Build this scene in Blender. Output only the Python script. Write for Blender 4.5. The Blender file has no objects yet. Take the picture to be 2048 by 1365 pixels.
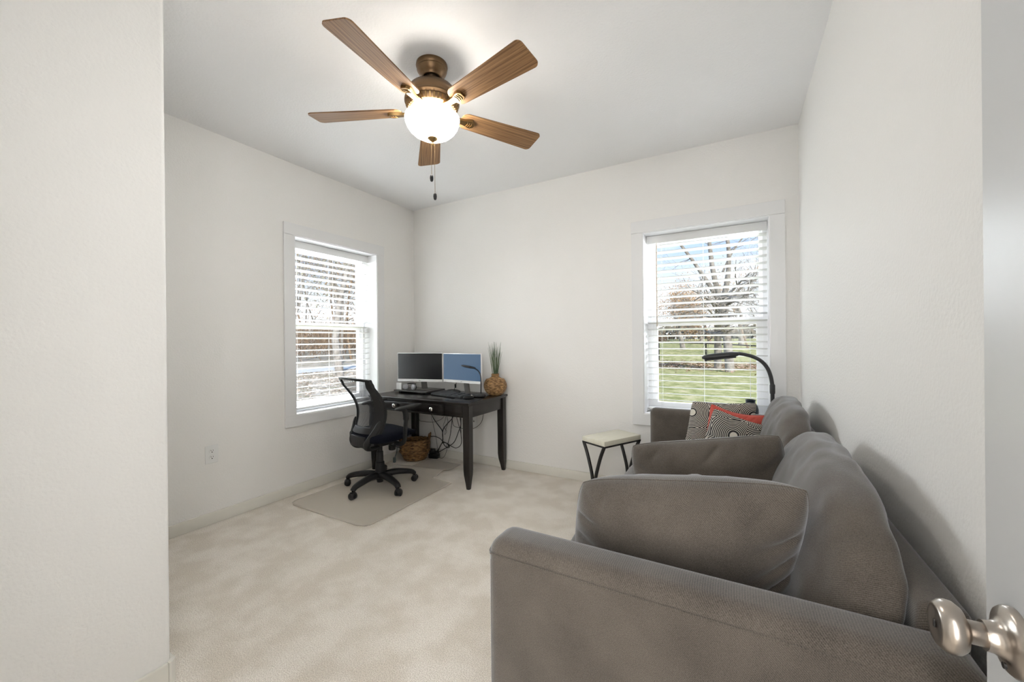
import bpy, bmesh, math, random
from mathutils import Vector, Matrix, noise as mnoise
R = math.radians
scene = bpy.context.scene
col = scene.collection
random.seed(4)

# ------------------------------------------------------------------ camera
CH = 1.2538
cam_d = bpy.data.cameras.new('camera')
cam = bpy.data.objects.new('camera', cam_d); col.objects.link(cam)
cam_d.sensor_width = 36.0
cam_d.lens = 795.25 * 36 / 2048
cam_d.clip_start = 0.02; cam_d.clip_end = 400
_f = Vector((-0.492578, 0.870268, -0.000624)); _r = Vector((0.870231, 0.492550, -0.009660)); _u = Vector((0.008100, 0.005301, 0.999953))
cam.matrix_world = Matrix(((_r.x, _u.x, -_f.x, 0), (_r.y, _u.y, -_f.y, 0), (_r.z, _u.z, -_f.z, CH), (0, 0, 0, 1)))
scene.camera = cam

# ------------------------------------------------------------------ colour management
vs = scene.view_settings
scene.display_settings.display_device = 'sRGB'
vs.view_transform = 'Standard'; vs.look = 'None'; vs.exposure = 0.80; vs.gamma = 1.0; vs.use_curve_mapping = False
cy = scene.cycles
cy.max_bounces = 10; cy.diffuse_bounces = 5; cy.glossy_bounces = 4; cy.transmission_bounces = 6; cy.transparent_max_bounces = 24
cy.sample_clamp_indirect = 6.0
cy.caustics_reflective = False; cy.caustics_refractive = False
cy.use_denoising = True

# ------------------------------------------------------------------ sky
w = bpy.data.worlds.new('sky'); scene.world = w; w.use_nodes = True
nt = w.node_tree; nt.nodes.clear()
def N(tree, t, **kw):
    n = tree.nodes.new(t)
    for k, v in kw.items(): setattr(n, k, v)
    return n
SKY_STRENGTH = 0.82
wo = N(nt, 'ShaderNodeOutputWorld'); bg = N(nt, 'ShaderNodeBackground'); bg.inputs[1].default_value = SKY_STRENGTH
tc = N(nt, 'ShaderNodeTexCoord'); sx = N(nt, 'ShaderNodeSeparateXYZ')
nt.links.new(tc.outputs['Generated'], sx.inputs[0])
cr = N(nt, 'ShaderNodeValToRGB')
e = cr.color_ramp.elements
e[0].position = 0.0; e[0].color = (.95, .95, .95, 1)
e[1].position = 1.0; e[1].color = (.22, .42, .80, 1)
x = e.new(.10); x.color = (.80, .86, .93, 1)
x = e.new(.20); x.color = (.47, .61, .86, 1)
x = e.new(.45); x.color = (.36, .58, .95, 1)
nt.links.new(sx.outputs[2], cr.inputs[0])
mp = N(nt, 'ShaderNodeMapping'); mp.inputs['Scale'].default_value = (2.2, 2.2, 6.0)
cn = N(nt, 'ShaderNodeTexNoise'); cn.inputs['Scale'].default_value = 1.6; cn.inputs['Detail'].default_value = 6
ccr = N(nt, 'ShaderNodeValToRGB'); ccr.color_ramp.elements[0].position = .54; ccr.color_ramp.elements[1].position = .78
mx = N(nt, 'ShaderNodeMix', data_type='RGBA'); mx.inputs[7].default_value = (.97, .97, .98, 1)
nt.links.new(tc.outputs['Generated'], mp.inputs[0]); nt.links.new(mp.outputs[0], cn.inputs['Vector'])
nt.links.new(cn.outputs['Fac'], ccr.inputs[0]); nt.links.new(ccr.outputs[0], mx.inputs[0])
nt.links.new(cr.outputs[0], mx.inputs[6]); nt.links.new(mx.outputs[2], bg.inputs[0]); nt.links.new(bg.outputs[0], wo.inputs[0])

# ------------------------------------------------------------------ sun and daylight
def light(name, kind, loc, energy, color=(1, 1, 1), **kw):
    d = bpy.data.lights.new(name, kind); d.energy = energy; d.color = color
    for k, v in kw.items(): setattr(d, k, v)
    o = bpy.data.objects.new(name, d); o.location = loc; col.objects.link(o); return o
def aim(o, d): o.rotation_euler = Vector(d).to_track_quat('-Z', 'Y').to_euler()
sun = light('sun', 'SUN', (12, -14, 16), 3.2, (1, .95, .86), angle=R(1.5)); aim(sun, (-.62, .55, -.62))
# daylight through the two windows (sky patch seen by each opening)
L1 = light('daylight_left_window', 'AREA', (-4.35, 2.85, 2.45), 530, (.93, .96, 1), shape='RECTANGLE', size=3.2, size_y=2.4); aim(L1, (1, -.35, -.85))
L2 = light('daylight_back_window', 'AREA', (.60, 4.50, 2.0), 120, (.93, .96, 1), shape='RECTANGLE', size=1.7, size_y=1.5); aim(L2, (-.72, -1, -.46))
# added fill behind the camera; shines in through the doorway to brighten the room
L3 = light('fill_behind_camera', 'AREA', (.12, -1.75, 1.5), 22, (1, .985, .965), shape='RECTANGLE', size=.45, size_y=2.0); aim(L3, (-.35, 1, -.1))

L5 = light('fill_at_doorway', 'AREA', (.05, -.34, 1.45), 7.0, (1, .985, .965), shape='RECTANGLE', size=.35, size_y=1.5); aim(L5, (-1, .85, -.05))  # second added fill lamp, aimed left to even out the left wall

# ------------------------------------------------------------------ materials
MATS = {}
def mat(name, color, rough=.6, metal=0., color2=None, nscale=20., ndetail=3., lo=.35, hi=.65, bump=0., bscale=100., bdist=.002, bdetail=2.,
        sheen=0., emit=None, estr=0., spec=.5, stretch=None, coat=0.):
    m = bpy.data.materials.new(name); m.use_nodes = True; t = m.node_tree
    b = t.nodes['Principled BSDF']
    b.inputs['Base Color'].default_value = (*color, 1); b.inputs['Roughness'].default_value = rough; b.inputs['Metallic'].default_value = metal
    b.inputs['Specular IOR Level'].default_value = spec
    if sheen: b.inputs['Sheen Weight'].default_value = sheen; b.inputs['Sheen Roughness'].default_value = .4
    if coat: b.inputs['Coat Weight'].default_value = coat; b.inputs['Coat Roughness'].default_value = .15
    if emit: b.inputs['Emission Color'].default_value = (*emit, 1); b.inputs['Emission Strength'].default_value = estr
    c = N(t, 'ShaderNodeTexCoord'); mpn = N(t, 'ShaderNodeMapping')
    t.links.new(c.outputs['Object'], mpn.inputs[0])
    if stretch: mpn.inputs['Scale'].default_value = stretch
    if color2:
        n = N(t, 'ShaderNodeTexNoise'); n.inputs['Scale'].default_value = nscale; n.inputs['Detail'].default_value = ndetail
        r = N(t, 'ShaderNodeValToRGB'); r.color_ramp.elements[0].position = lo; r.color_ramp.elements[1].position = hi
        r.color_ramp.elements[0].color = (*color, 1); r.color_ramp.elements[1].color = (*color2, 1)
        t.links.new(mpn.outputs[0], n.inputs['Vector']); t.links.new(n.outputs['Fac'], r.inputs[0]); t.links.new(r.outputs[0], b.inputs['Base Color'])
    if bump:
        n2 = N(t, 'ShaderNodeTexNoise'); n2.inputs['Scale'].default_value = bscale; n2.inputs['Detail'].default_value = bdetail
        bu = N(t, 'ShaderNodeBump'); bu.inputs['Strength'].default_value = bump; bu.inputs['Distance'].default_value = bdist
        t.links.new(mpn.outputs[0], n2.inputs['Vector']); t.links.new(n2.outputs['Fac'], bu.inputs['Height']); t.links.new(bu.outputs[0], b.inputs['Normal'])
    MATS[name] = m
    return m
def srgb(r, g, b):
    f = lambda v: (v / 255 / 12.92) if v / 255 <= .04045 else ((v / 255 + .055) / 1.055) ** 2.4
    return (f(r), f(g), f(b))

M_wall = mat('painted_wall', (.845, .833, .81), .62, bump=.5, bscale=95, bdist=.0035, bdetail=3)
M_ceil = mat('ceiling_paint', (.89, .89, .895), .8, bump=.5, bscale=80, bdist=.004, bdetail=3)
M_trim = mat('trim_paint', (.80, .80, .80), .35)
M_base = mat('baseboard_paint', (.74, .72, .66), .38)
M_vinyl = mat('white_vinyl', (.85, .85, .86), .35)
M_blind = mat('blind_slat', (.74, .74, .73), .45)
M_door = mat('door_paint', (.62, .625, .63), .4)
M_nickel = mat('satin_nickel', (.46, .415, .37), .28, 1.0, bump=.05, bscale=300, bdist=.0005)
M_black = mat('black_plastic', (.009, .009, .010), .42, spec=.35)
M_blackm = mat('black_metal', (.016, .015, .015), .4)
M_lamp = mat('lamp_black', (.022, .022, .024), .45)
M_wood = mat('dark_espresso_wood', (.0085, .0068, .0062), .27, color2=(.015, .0115, .010), nscale=8, stretch=(1, 12, 12), coat=.12, spec=.4)
M_navy = mat('navy_seat_fabric', (.004, .005, .0105), .85, spec=.12, bump=.3, bscale=500, bdist=.001)
M_keys = mat('grey_keycaps', (.022, .024, .029), .45)
M_chair = mat('chair_plastic', (.013, .013, .0135), .5, spec=.35, bump=.1, bscale=400, bdist=.0005)
M_chrome = mat('polished_metal', (.75, .74, .72), .16, 1.0)
M_silver = mat('silver_plastic', (.78, .78, .78), .35, .3)
M_hp = mat('grey_headphone_shell', (.36, .36, .38), .4, .3)
M_wand = mat('tan_wand', (.50, .42, .34), .4)
M_white = mat('white_plastic', (.80, .80, .79), .4)
M_grey = mat('grey_stand', (.22, .21, .20), .45, .5)
M_screen_off = mat('dark_screen', (.012, .013, .015), .25)
M_screen_on = mat('blue_screen', (.01, .015, .02), .3, emit=(.060, .125, .225), estr=.42)
M_bronze = mat('bronze_metal', (.17, .105, .055), .38, .85)
M_dkbronze = mat('dark_bronze', (.060, .038, .022), .4, .8)
M_brass = mat('antique_brass', (.30, .19, .08), .3, 1.0)
M_cream = mat('cream_tabletop', (.70, .68, .58), .45, color2=(.64, .61, .50), nscale=6, stretch=(1, 10, 1))
M_kettle = mat('dark_slate_glaze', (.020, .030, .042), .35, color2=(.03, .04, .055), nscale=30)
M_cloth_mat = mat('mouse_pad_cloth', (.010, .010, .012), .75)
M_slab = mat('dark_riser_board', (.05, .047, .045), .35)
M_outdoor_metal = mat('rusty_pipe', (.03, .027, .025), .6)

def fabric(name, c1, c2, scale=130., sheen=.45, bumpd=.0012, drop=None):
    m = bpy.data.materials.new(name); m.use_nodes = True; t = m.node_tree; b = t.nodes['Principled BSDF']
    b.inputs['Roughness'].default_value = .9; b.inputs['Sheen Weight'].default_value = sheen; b.inputs['Sheen Roughness'].default_value = .45
    b.inputs['Sheen Tint'].default_value = (.9, .94, 1, 1); b.inputs['Specular IOR Level'].default_value = .2
    c = N(t, 'ShaderNodeTexCoord'); mpn = N(t, 'ShaderNodeMapping'); mpn.inputs['Scale'].default_value = tuple(0. if k == drop else 1. for k in 'xyz'); wv = N(t, 'ShaderNodeTexWave'); wv.wave_type = 'BANDS'; wv.bands_direction = 'DIAGONAL'
    wv.inputs['Scale'].default_value = scale; wv.inputs['Distortion'].default_value = 1.2; wv.inputs['Detail'].default_value = 2; wv.inputs['Detail Scale'].default_value = 3
    n = N(t, 'ShaderNodeTexNoise'); n.inputs['Scale'].default_value = 550; n.inputs['Detail'].default_value = 1
    n3 = N(t, 'ShaderNodeTexNoise'); n3.inputs['Scale'].default_value = 7; n3.inputs['Detail'].default_value = 3
    mA = N(t, 'ShaderNodeMath', operation='MULTIPLY'); mA.inputs[1].default_value = .22
    mB = N(t, 'ShaderNodeMath', operation='MULTIPLY'); mB.inputs[1].default_value = .78
    ad = N(t, 'ShaderNodeMath', operation='ADD'); ad2 = N(t, 'ShaderNodeMath', operation='ADD')
    mC = N(t, 'ShaderNodeMath', operation='MULTIPLY_ADD'); mC.inputs[1].default_value = .5; mC.inputs[2].default_value = -.25
    r = N(t, 'ShaderNodeValToRGB'); r.color_ramp.elements[0].position = .18; r.color_ramp.elements[1].position = .82
    r.color_ramp.elements[0].color = (*c1, 1); r.color_ramp.elements[1].color = (*c2, 1)
    bu = N(t, 'ShaderNodeBump'); bu.inputs['Strength'].default_value = .6; bu.inputs['Distance'].default_value = bumpd
    L = t.links.new
    for q in (n, n3): L(c.outputs['Object'], q.inputs['Vector'])
    L(c.outputs['Object'], mpn.inputs[0]); L(mpn.outputs[0], wv.inputs['Vector'])
    L(wv.outputs['Fac'], mA.inputs[0]); L(n.outputs['Fac'], mB.inputs[0]); L(mA.outputs[0], ad.inputs[0]); L(mB.outputs[0], ad.inputs[1])
    L(n3.outputs['Fac'], mC.inputs[0]); L(ad.outputs[0], ad2.inputs[0]); L(mC.outputs[0], ad2.inputs[1])
    L(ad2.outputs[0], r.inputs[0]); L(r.outputs[0], b.inputs['Base Color']); L(ad.outputs[0], bu.inputs['Height']); L(bu.outputs[0], b.inputs['Normal'])
    return m
FC = ((.043, .036, .030), (.166, .142, .119))
M_sofa = fabric('grey_brown_twill', *FC, drop='y'); M_sofab = fabric('grey_brown_twill_back', *FC, drop='x'); M_sofap = fabric('grey_brown_twill_pillow', *FC, drop='z')
M_red = fabric('coral_red_fabric', (.42, .045, .030), (.62, .13, .10), 150, .3, .002)

def ring_fabric(name, scale, seedv):
    m = bpy.data.materials.new(name); m.use_nodes = True; t = m.node_tree; b = t.nodes['Principled BSDF']
    b.inputs['Roughness'].default_value = .8; b.inputs['Sheen Weight'].default_value = .15
    c = N(t, 'ShaderNodeTexCoord'); mpn = N(t, 'ShaderNodeMapping'); mpn.inputs['Scale'].default_value = (1, 1, .0); mpn.inputs['Location'].default_value = (seedv, seedv * .7, 0)
    nz = N(t, 'ShaderNodeTexNoise'); nz.inputs['Scale'].default_value = 14; nz.inputs['Detail'].default_value = 1
    vv = N(t, 'ShaderNodeTexVoronoi'); vv.voronoi_dimensions = '2D'; vv.feature = 'F1'; vv.inputs['Scale'].default_value = scale; vv.inputs['Randomness'].default_value = .62
    ma = N(t, 'ShaderNodeMath', operation='MULTIPLY_ADD'); ma.inputs[1].default_value = .07
    fr = N(t, 'ShaderNodeMath', operation='MULTIPLY'); fr.inputs[1].default_value = 112.
    sn = N(t, 'ShaderNodeMath', operation='SINE')
    gt = N(t, 'ShaderNodeMath', operation='GREATER_THAN'); gt.inputs[1].default_value = .42
    dot = N(t, 'ShaderNodeMath', operation='LESS_THAN'); dot.inputs[1].default_value = .165
    gap = N(t, 'ShaderNodeMath', operation='GREATER_THAN'); gap.inputs[1].default_value = .205
    mu = N(t, 'ShaderNodeMath', operation='MULTIPLY'); mxx = N(t, 'ShaderNodeMath', operation='MAXIMUM')
    mix = N(t, 'ShaderNodeMix', data_type='RGBA'); mix.inputs[6].default_value = (.014, .013, .014, 1); mix.inputs[7].default_value = (.60, .56, .49, 1)
    L = t.links.new
    L(c.outputs['Object'], mpn.inputs[0]); L(mpn.outputs[0], vv.inputs['Vector']); L(mpn.outputs[0], nz.inputs['Vector'])
    L(nz.outputs['Fac'], ma.inputs[0]); L(vv.outputs['Distance'], ma.inputs[2])
    L(ma.outputs[0], fr.inputs[0]); L(fr.outputs[0], sn.inputs[0]); L(sn.outputs[0], gt.inputs[0])
    L(ma.outputs[0], dot.inputs[0]); L(ma.outputs[0], gap.inputs[0]); L(gt.outputs[0], mu.inputs[0]); L(gap.outputs[0], mu.inputs[1])
    L(mu.outputs[0], mxx.inputs[0]); L(dot.outputs[0], mxx.inputs[1]); L(mxx.outputs[0], mix.inputs[0]); L(mix.outputs[2], b.inputs['Base Color'])
    return m
M_ring_big = ring_fabric('black_white_ring_fabric', 6.2, .37)
M_ring_small = ring_fabric('fine_ring_fabric', 6.6, 1.93)

def carpet_mat():
    m = bpy.data.materials.new('beige_carpet'); m.use_nodes = True; t = m.node_tree; b = t.nodes['Principled BSDF']
    b.inputs['Roughness'].default_value = .95; b.inputs['Specular IOR Level'].default_value = .1; b.inputs['Sheen Weight'].default_value = .2
    c = N(t, 'ShaderNodeTexCoord'); L = t.links.new
    n1 = N(t, 'ShaderNodeTexNoise'); n1.inputs['Scale'].default_value = 250; n1.inputs['Detail'].default_value = 2
    n2 = N(t, 'ShaderNodeTexNoise'); n2.inputs['Scale'].default_value = 5.5; n2.inputs['Detail'].default_value = 7
    n3 = N(t, 'ShaderNodeTexVoronoi'); n3.inputs['Scale'].default_value = 140
    r = N(t, 'ShaderNodeValToRGB'); r.color_ramp.elements[0].position = .32; r.color_ramp.elements[1].position = .66
    r.color_ramp.elements[0].color = (.62, .56, .49, 1); r.color_ramp.elements[1].color = (.97, .92, .845, 1)
    r2 = N(t, 'ShaderNodeValToRGB'); r2.color_ramp.elements[0].position = .40; r2.color_ramp.elements[1].position = .60
    r2.color_ramp.elements[0].color = (.87, .85, .82, 1); r2.color_ramp.elements[1].color = (1, 1, 1, 1)
    mu = N(t, 'ShaderNodeMix', data_type='RGBA', blend_type='MULTIPLY'); mu.inputs[0].default_value = 1
    bu = N(t, 'ShaderNodeBump'); bu.inputs['Strength'].default_value = .7; bu.inputs['Distance'].default_value = .006
    for q in (n1, n2, n3): L(c.outputs['Object'], q.inputs['Vector'])
    L(n1.outputs['Fac'], r.inputs[0]); L(n2.outputs['Fac'], r2.inputs[0]); L(r.outputs[0], mu.inputs[6]); L(r2.outputs[0], mu.inputs[7]); L(mu.outputs[2], b.inputs['Base Color'])
    L(n1.outputs['Fac'], bu.inputs['Height']); L(bu.outputs[0], b.inputs['Normal'])
    return m
M_carpet = carpet_mat()

def glass_mat(name, tint, refl):
    m = bpy.data.materials.new(name); m.use_nodes = True; t = m.node_tree; t.nodes.clear()
    o = N(t, 'ShaderNodeOutputMaterial'); mixs = N(t, 'ShaderNodeMixShader'); a = N(t, 'ShaderNodeBsdfTransparent'); g = N(t, 'ShaderNodeBsdfGlossy')
    a.inputs[0].default_value = (*tint, 1); g.inputs['Roughness'].default_value = .03; mixs.inputs[0].default_value = refl
    t.links.new(a.outputs[0], mixs.inputs[1]); t.links.new(g.outputs[0], mixs.inputs[2]); t.links.new(mixs.outputs[0], o.inputs[0]); return m
M_glass = glass_mat('window_glass', (.98, .99, .985), .004)

def mesh_weave(name, color, hole, scale):
    m = bpy.data.materials.new(name); m.use_nodes = True; t = m.node_tree; b = t.nodes['Principled BSDF']
    b.inputs['Base Color'].default_value = (*color, 1); b.inputs['Roughness'].default_value = .6
    o = t.nodes['Material Output']; tr = N(t, 'ShaderNodeBsdfTransparent'); mixs = N(t, 'ShaderNodeMixShader')
    c = N(t, 'ShaderNodeTexCoord'); wv = N(t, 'ShaderNodeTexWave'); wv.bands_direction = 'Z'; wv.inputs['Scale'].default_value = scale
    gt = N(t, 'ShaderNodeMath', operation='GREATER_THAN'); gt.inputs[1].default_value = 1 - hole
    L = t.links.new
    L(c.outputs['Object'], wv.inputs['Vector']); L(wv.outputs['Fac'], gt.inputs[0]); L(gt.outputs[0], mixs.inputs[0])
    L(b.outputs[0], mixs.inputs[1]); L(tr.outputs[0], mixs.inputs[2]); L(mixs.outputs[0], o.inputs[0]); return m
M_mesh = mesh_weave('black_mesh_fabric', (.012, .013, .017), .32, 75)

def mat_plastic():
    m = bpy.data.materials.new('clear_vinyl_mat'); m.use_nodes = True; t = m.node_tree; b = t.nodes['Principled BSDF']
    b.inputs['Base Color'].default_value = (.80, .755, .69, 1); b.inputs['Roughness'].default_value = .28; b.inputs['Specular IOR Level'].default_value = .6
    o = t.nodes['Material Output']; tr = N(t, 'ShaderNodeBsdfTransparent'); tr.inputs[0].default_value = (.97, .955, .94, 1); mixs = N(t, 'ShaderNodeMixShader'); mixs.inputs[0].default_value = .36
    c = N(t, 'ShaderNodeTexCoord'); n = N(t, 'ShaderNodeTexNoise'); n.inputs['Scale'].default_value = 9; bu = N(t, 'ShaderNodeBump'); bu.inputs['Strength'].default_value = .35; bu.inputs['Distance'].default_value = .01
    L = t.links.new; L(c.outputs['Object'], n.inputs['Vector']); L(n.outputs['Fac'], bu.inputs['Height']); L(bu.outputs[0], b.inputs['Normal'])
    L(tr.outputs[0], mixs.inputs[1]); L(b.outputs[0], mixs.inputs[2]); L(mixs.outputs[0], o.inputs[0]); return m
M_matp = mat_plastic()

def wood_blade():
    m = bpy.data.materials.new('walnut_blade'); m.use_nodes = True; t = m.node_tree; b = t.nodes['Principled BSDF']; b.inputs['Roughness'].default_value = .5; b.inputs['Specular IOR Level'].default_value = .3
    c = N(t, 'ShaderNodeTexCoord'); mpn = N(t, 'ShaderNodeMapping'); mpn.inputs['Scale'].default_value = (1.6, 95, 60)
    n = N(t, 'ShaderNodeTexNoise'); n.inputs['Scale'].default_value = 2.4; n.inputs['Detail'].default_value = 5; n.inputs['Distortion'].default_value = .4
    r = N(t, 'ShaderNodeValToRGB'); r.color_ramp.elements[0].position = .36; r.color_ramp.elements[1].position = .66
    r.color_ramp.elements[0].color = (.145, .072, .030, 1); r.color_ramp.elements[1].color = (.34, .19, .085, 1)
    L = t.links.new; L(c.outputs['Object'], mpn.inputs[0]); L(mpn.outputs[0], n.inputs['Vector']); L(n.outputs['Fac'], r.inputs[0]); L(r.outputs[0], b.inputs['Base Color']); return m
M_blade = wood_blade()

def wicker(name, c1, c2, sc):
    m = bpy.data.materials.new(name); m.use_nodes = True; t = m.node_tree; b = t.nodes['Principled BSDF']; b.inputs['Roughness'].default_value = .6
    c = N(t, 'ShaderNodeTexCoord'); mpn = N(t, 'ShaderNodeMapping'); mpn.inputs['Scale'].default_value = (1, 1, 3.2)
    n = N(t, 'ShaderNodeTexNoise'); n.inputs['Scale'].default_value = sc; n.inputs['Detail'].default_value = 3
    r = N(t, 'ShaderNodeValToRGB'); r.color_ramp.elements[0].position = .36; r.color_ramp.elements[1].position = .64
    r.color_ramp.elements[0].color = (*c1, 1); r.color_ramp.elements[1].color = (*c2, 1)
    L = t.links.new; L(c.outputs['Object'], mpn.inputs[0]); L(mpn.outputs[0], n.inputs['Vector']); L(n.outputs['Fac'], r.inputs[0]); L(r.outputs[0], b.inputs['Base Color']); return m
M_wicker = wicker('willow_wicker', (.085, .038, .012), (.36, .20, .075), 28)
M_seagrass = wicker('seagrass_weave', (.13, .065, .025), (.47, .28, .12), 36)
M_bowl = mat('lit_alabaster_glass', (.95, .92, .86), .35, emit=(1, .95, .88), estr=19)

# ------------------------------------------------------------------ mesh helpers
def world_of(o):
    m = Matrix.LocRotScale(o.location, o.rotation_euler, o.scale)
    return world_of(o.parent) @ m if o.parent else m
def link(name, bm, m, parent=None, smooth=None, local=False):
    """one mesh object; geometry comes in world coordinates unless local=True"""
    if parent is not None and not local:
        bmesh.ops.transform(bm, matrix=world_of(parent).inverted(), verts=bm.verts)
    bmesh.ops.recalc_face_normals(bm, faces=bm.faces)
    me = bpy.data.meshes.new(name); bm.to_mesh(me); bm.free()
    o = bpy.data.objects.new(name, me); col.objects.link(o)
    if m is not None:
        for k in (m if isinstance(m, (list, tuple)) else [m]): me.materials.append(k)
    if smooth is not None:
        me.polygons.foreach_set('use_smooth', [True] * len(me.polygons))
        if smooth < 180: me.set_sharp_from_angle(angle=R(smooth))
    if parent is not None: o.parent = parent
    return o
def tag(o, label=None, cat=None, group=None, kind=None):
    if label: o['label'] = label
    if cat: o['category'] = cat
    if group: o['group'] = group
    if kind: o['kind'] = kind
    return o
def thing(name, label, cat, loc=(0, 0, 0), rz=0., group=None):
    o = bpy.data.objects.new(name, None); o.empty_display_size = .1; o.location = loc; o.rotation_euler = (0, 0, rz); col.objects.link(o)
    return tag(o, label, cat, group)
def box(bm, a, b, bev=0., seg=2, mtx=None):
    t = bmesh.new(); bmesh.ops.create_cube(t, size=1)
    for v in t.verts:
        v.co = Vector([a[i] + (v.co[i] + .5) * (b[i] - a[i]) for i in range(3)])
    if bev: bmesh.ops.bevel(t, geom=t.edges[:], offset=bev, segments=seg, profile=.5, affect='EDGES')
    if mtx is not None: bmesh.ops.transform(t, matrix=mtx, verts=t.verts)
    merge(bm, t); return bm
def merge(bm, t):
    vm = {}
    for v in t.verts: vm[v] = bm.verts.new(v.co)
    for f in t.faces:
        try: nf = bm.faces.new([vm[v] for v in f.verts]); nf.material_index = f.material_index
        except ValueError: pass
    t.free()
def B(): return bmesh.new()
def lathe(bm, prof, seg=32, mtx=None, sx=1., sy=1.):
    rings = []
    for r_, z in prof:
        if r_ < 1e-5: rings.append([bm.verts.new((0, 0, z))])
        else: rings.append([bm.verts.new((sx * r_ * math.cos(2 * math.pi * k / seg), sy * r_ * math.sin(2 * math.pi * k / seg), z)) for k in range(seg)])
    for a, b in zip(rings, rings[1:]):
        for k in range(seg):
            k2 = (k + 1) % seg
            if len(a) == 1 and len(b) == 1: continue
            if len(a) == 1: bm.faces.new((a[0], b[k], b[k2]))
            elif len(b) == 1: bm.faces.new((a[k], a[k2], b[0]))
            else: bm.faces.new((a[k], a[k2], b[k2], b[k]))
    if mtx is not None: bmesh.ops.transform(bm, matrix=mtx, verts=[v for rg in rings for v in rg])
    return bm
def spline(pts, n=6):
    P = [Vector(q) for q in pts]; out = []
    for i in range(len(P) - 1):
        p0 = P[max(i - 1, 0)]; p1 = P[i]; p2 = P[i + 1]; p3 = P[min(i + 2, len(P) - 1)]
        for k in range(n):
            t = k / n
            out.append(.5 * ((2 * p1) + (p2 - p0) * t + (2 * p0 - 5 * p1 + 4 * p2 - p3) * t * t + (-p0 + 3 * p1 - 3 * p2 + p3) * t ** 3))
    out.append(P[-1]); return out
def tube(bm, pts, r, n=8, closed=False, flat=None):
    """r: number or list; flat=(a,b) squashes the section to a x b along frame axes"""
    P = [Vector(q) for q in pts]; m = len(P)
    rr = r if isinstance(r, (list, tuple)) else [r] * m
    up = None; rings = []
    for i in range(m):
        d = (P[(i + 1) % m] - P[i - 1]) if closed else (P[min(i + 1, m - 1)] - P[max(i - 1, 0)])
        if d.length < 1e-9: d = Vector((0, 0, 1))
        d.normalize()
        if up is None:
            up = Vector((0, 0, 1)) if abs(d.z) < .95 else Vector((1, 0, 0))
        u = (up - d * up.dot(d))
        if u.length < 1e-6: u = d.orthogonal()
        u.normalize(); v = d.cross(u); up = u
        fa, fb = flat if flat else (1, 1)
        rings.append([bm.verts.new(P[i] + u * math.cos(2 * math.pi * k / n) * rr[i] * fa + v * math.sin(2 * math.pi * k / n) * rr[i] * fb) for k in range(n)])
    pairs = list(zip(rings, rings[1:])) + ([(rings[-1], rings[0])] if closed else [])
    for a, b in pairs:
        for k in range(n): bm.faces.new((a[k], a[(k + 1) % n], b[(k + 1) % n], b[k]))
    if not closed:
        bm.faces.new(rings[0][::-1]); bm.faces.new(rings[-1])
    return bm
def grid_surface(bm, fn, nu, nv, close_u=False):
    V = [[bm.verts.new(fn(i / nu, j / nv)) for i in range(nu if close_u else nu + 1)] for j in range(nv + 1)]
    for j in range(nv):
        for i in range(nu):
            i2 = (i + 1) % nu if close_u else i + 1
            bm.faces.new((V[j][i], V[j][i2], V[j + 1][i2], V[j + 1][i]))
    return V
def soft_box(bm, size, k=5., bulge=(0, 0, 0), n=18, seed=0., rough=.004, mtx=None, shape=None):
    t = bmesh.new(); bmesh.ops.create_cube(t, size=2)
    bmesh.ops.subdivide_edges(t, edges=t.edges[:], cuts=n, use_grid_fill=True)
    for v in t.verts:
        p = v.co.copy(); s = (abs(p.x) ** k + abs(p.y) ** k + abs(p.z) ** k) ** (1 / k); q = p / s
        bx = 1 + bulge[0] * (1 - q.y ** 2) * (1 - q.z ** 2); by = 1 + bulge[1] * (1 - q.x ** 2) * (1 - q.z ** 2); bz = 1 + bulge[2] * (1 - q.x ** 2) * (1 - q.y ** 2)
        c = Vector((q.x * size[0] / 2 * bx, q.y * size[1] / 2 * by, q.z * size[2] / 2 * bz))
        if rough: c += q.normalized() * rough * mnoise.noise(Vector((c.x * 9 + seed, c.y * 9, c.z * 9))) + q.normalized() * rough * .7 * mnoise.noise(Vector((c.x * 22 + seed, c.y * 22, c.z * 22)))
        if shape: c = shape(c, q)
        v.co = c
    if mtx is not None: bmesh.ops.transform(t, matrix=mtx, verts=t.verts)
    merge(bm, t); return bm
def pil_xy(u, v, w_, h_, pinch, sag):
    # rounded corners plus slightly pulled-in sides
    x_ = w_ / 2 * u * (1 - pinch * (1 - v * v)) * (1 - .055 * v ** 6 * abs(u) ** 3); y_ = h_ / 2 * v * (1 - pinch * (1 - u * u)) * (1 - .055 * u ** 6 * abs(v) ** 3)
    return x_, y_ - sag * (1 - u * u) * (v + 1) / 2
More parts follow.
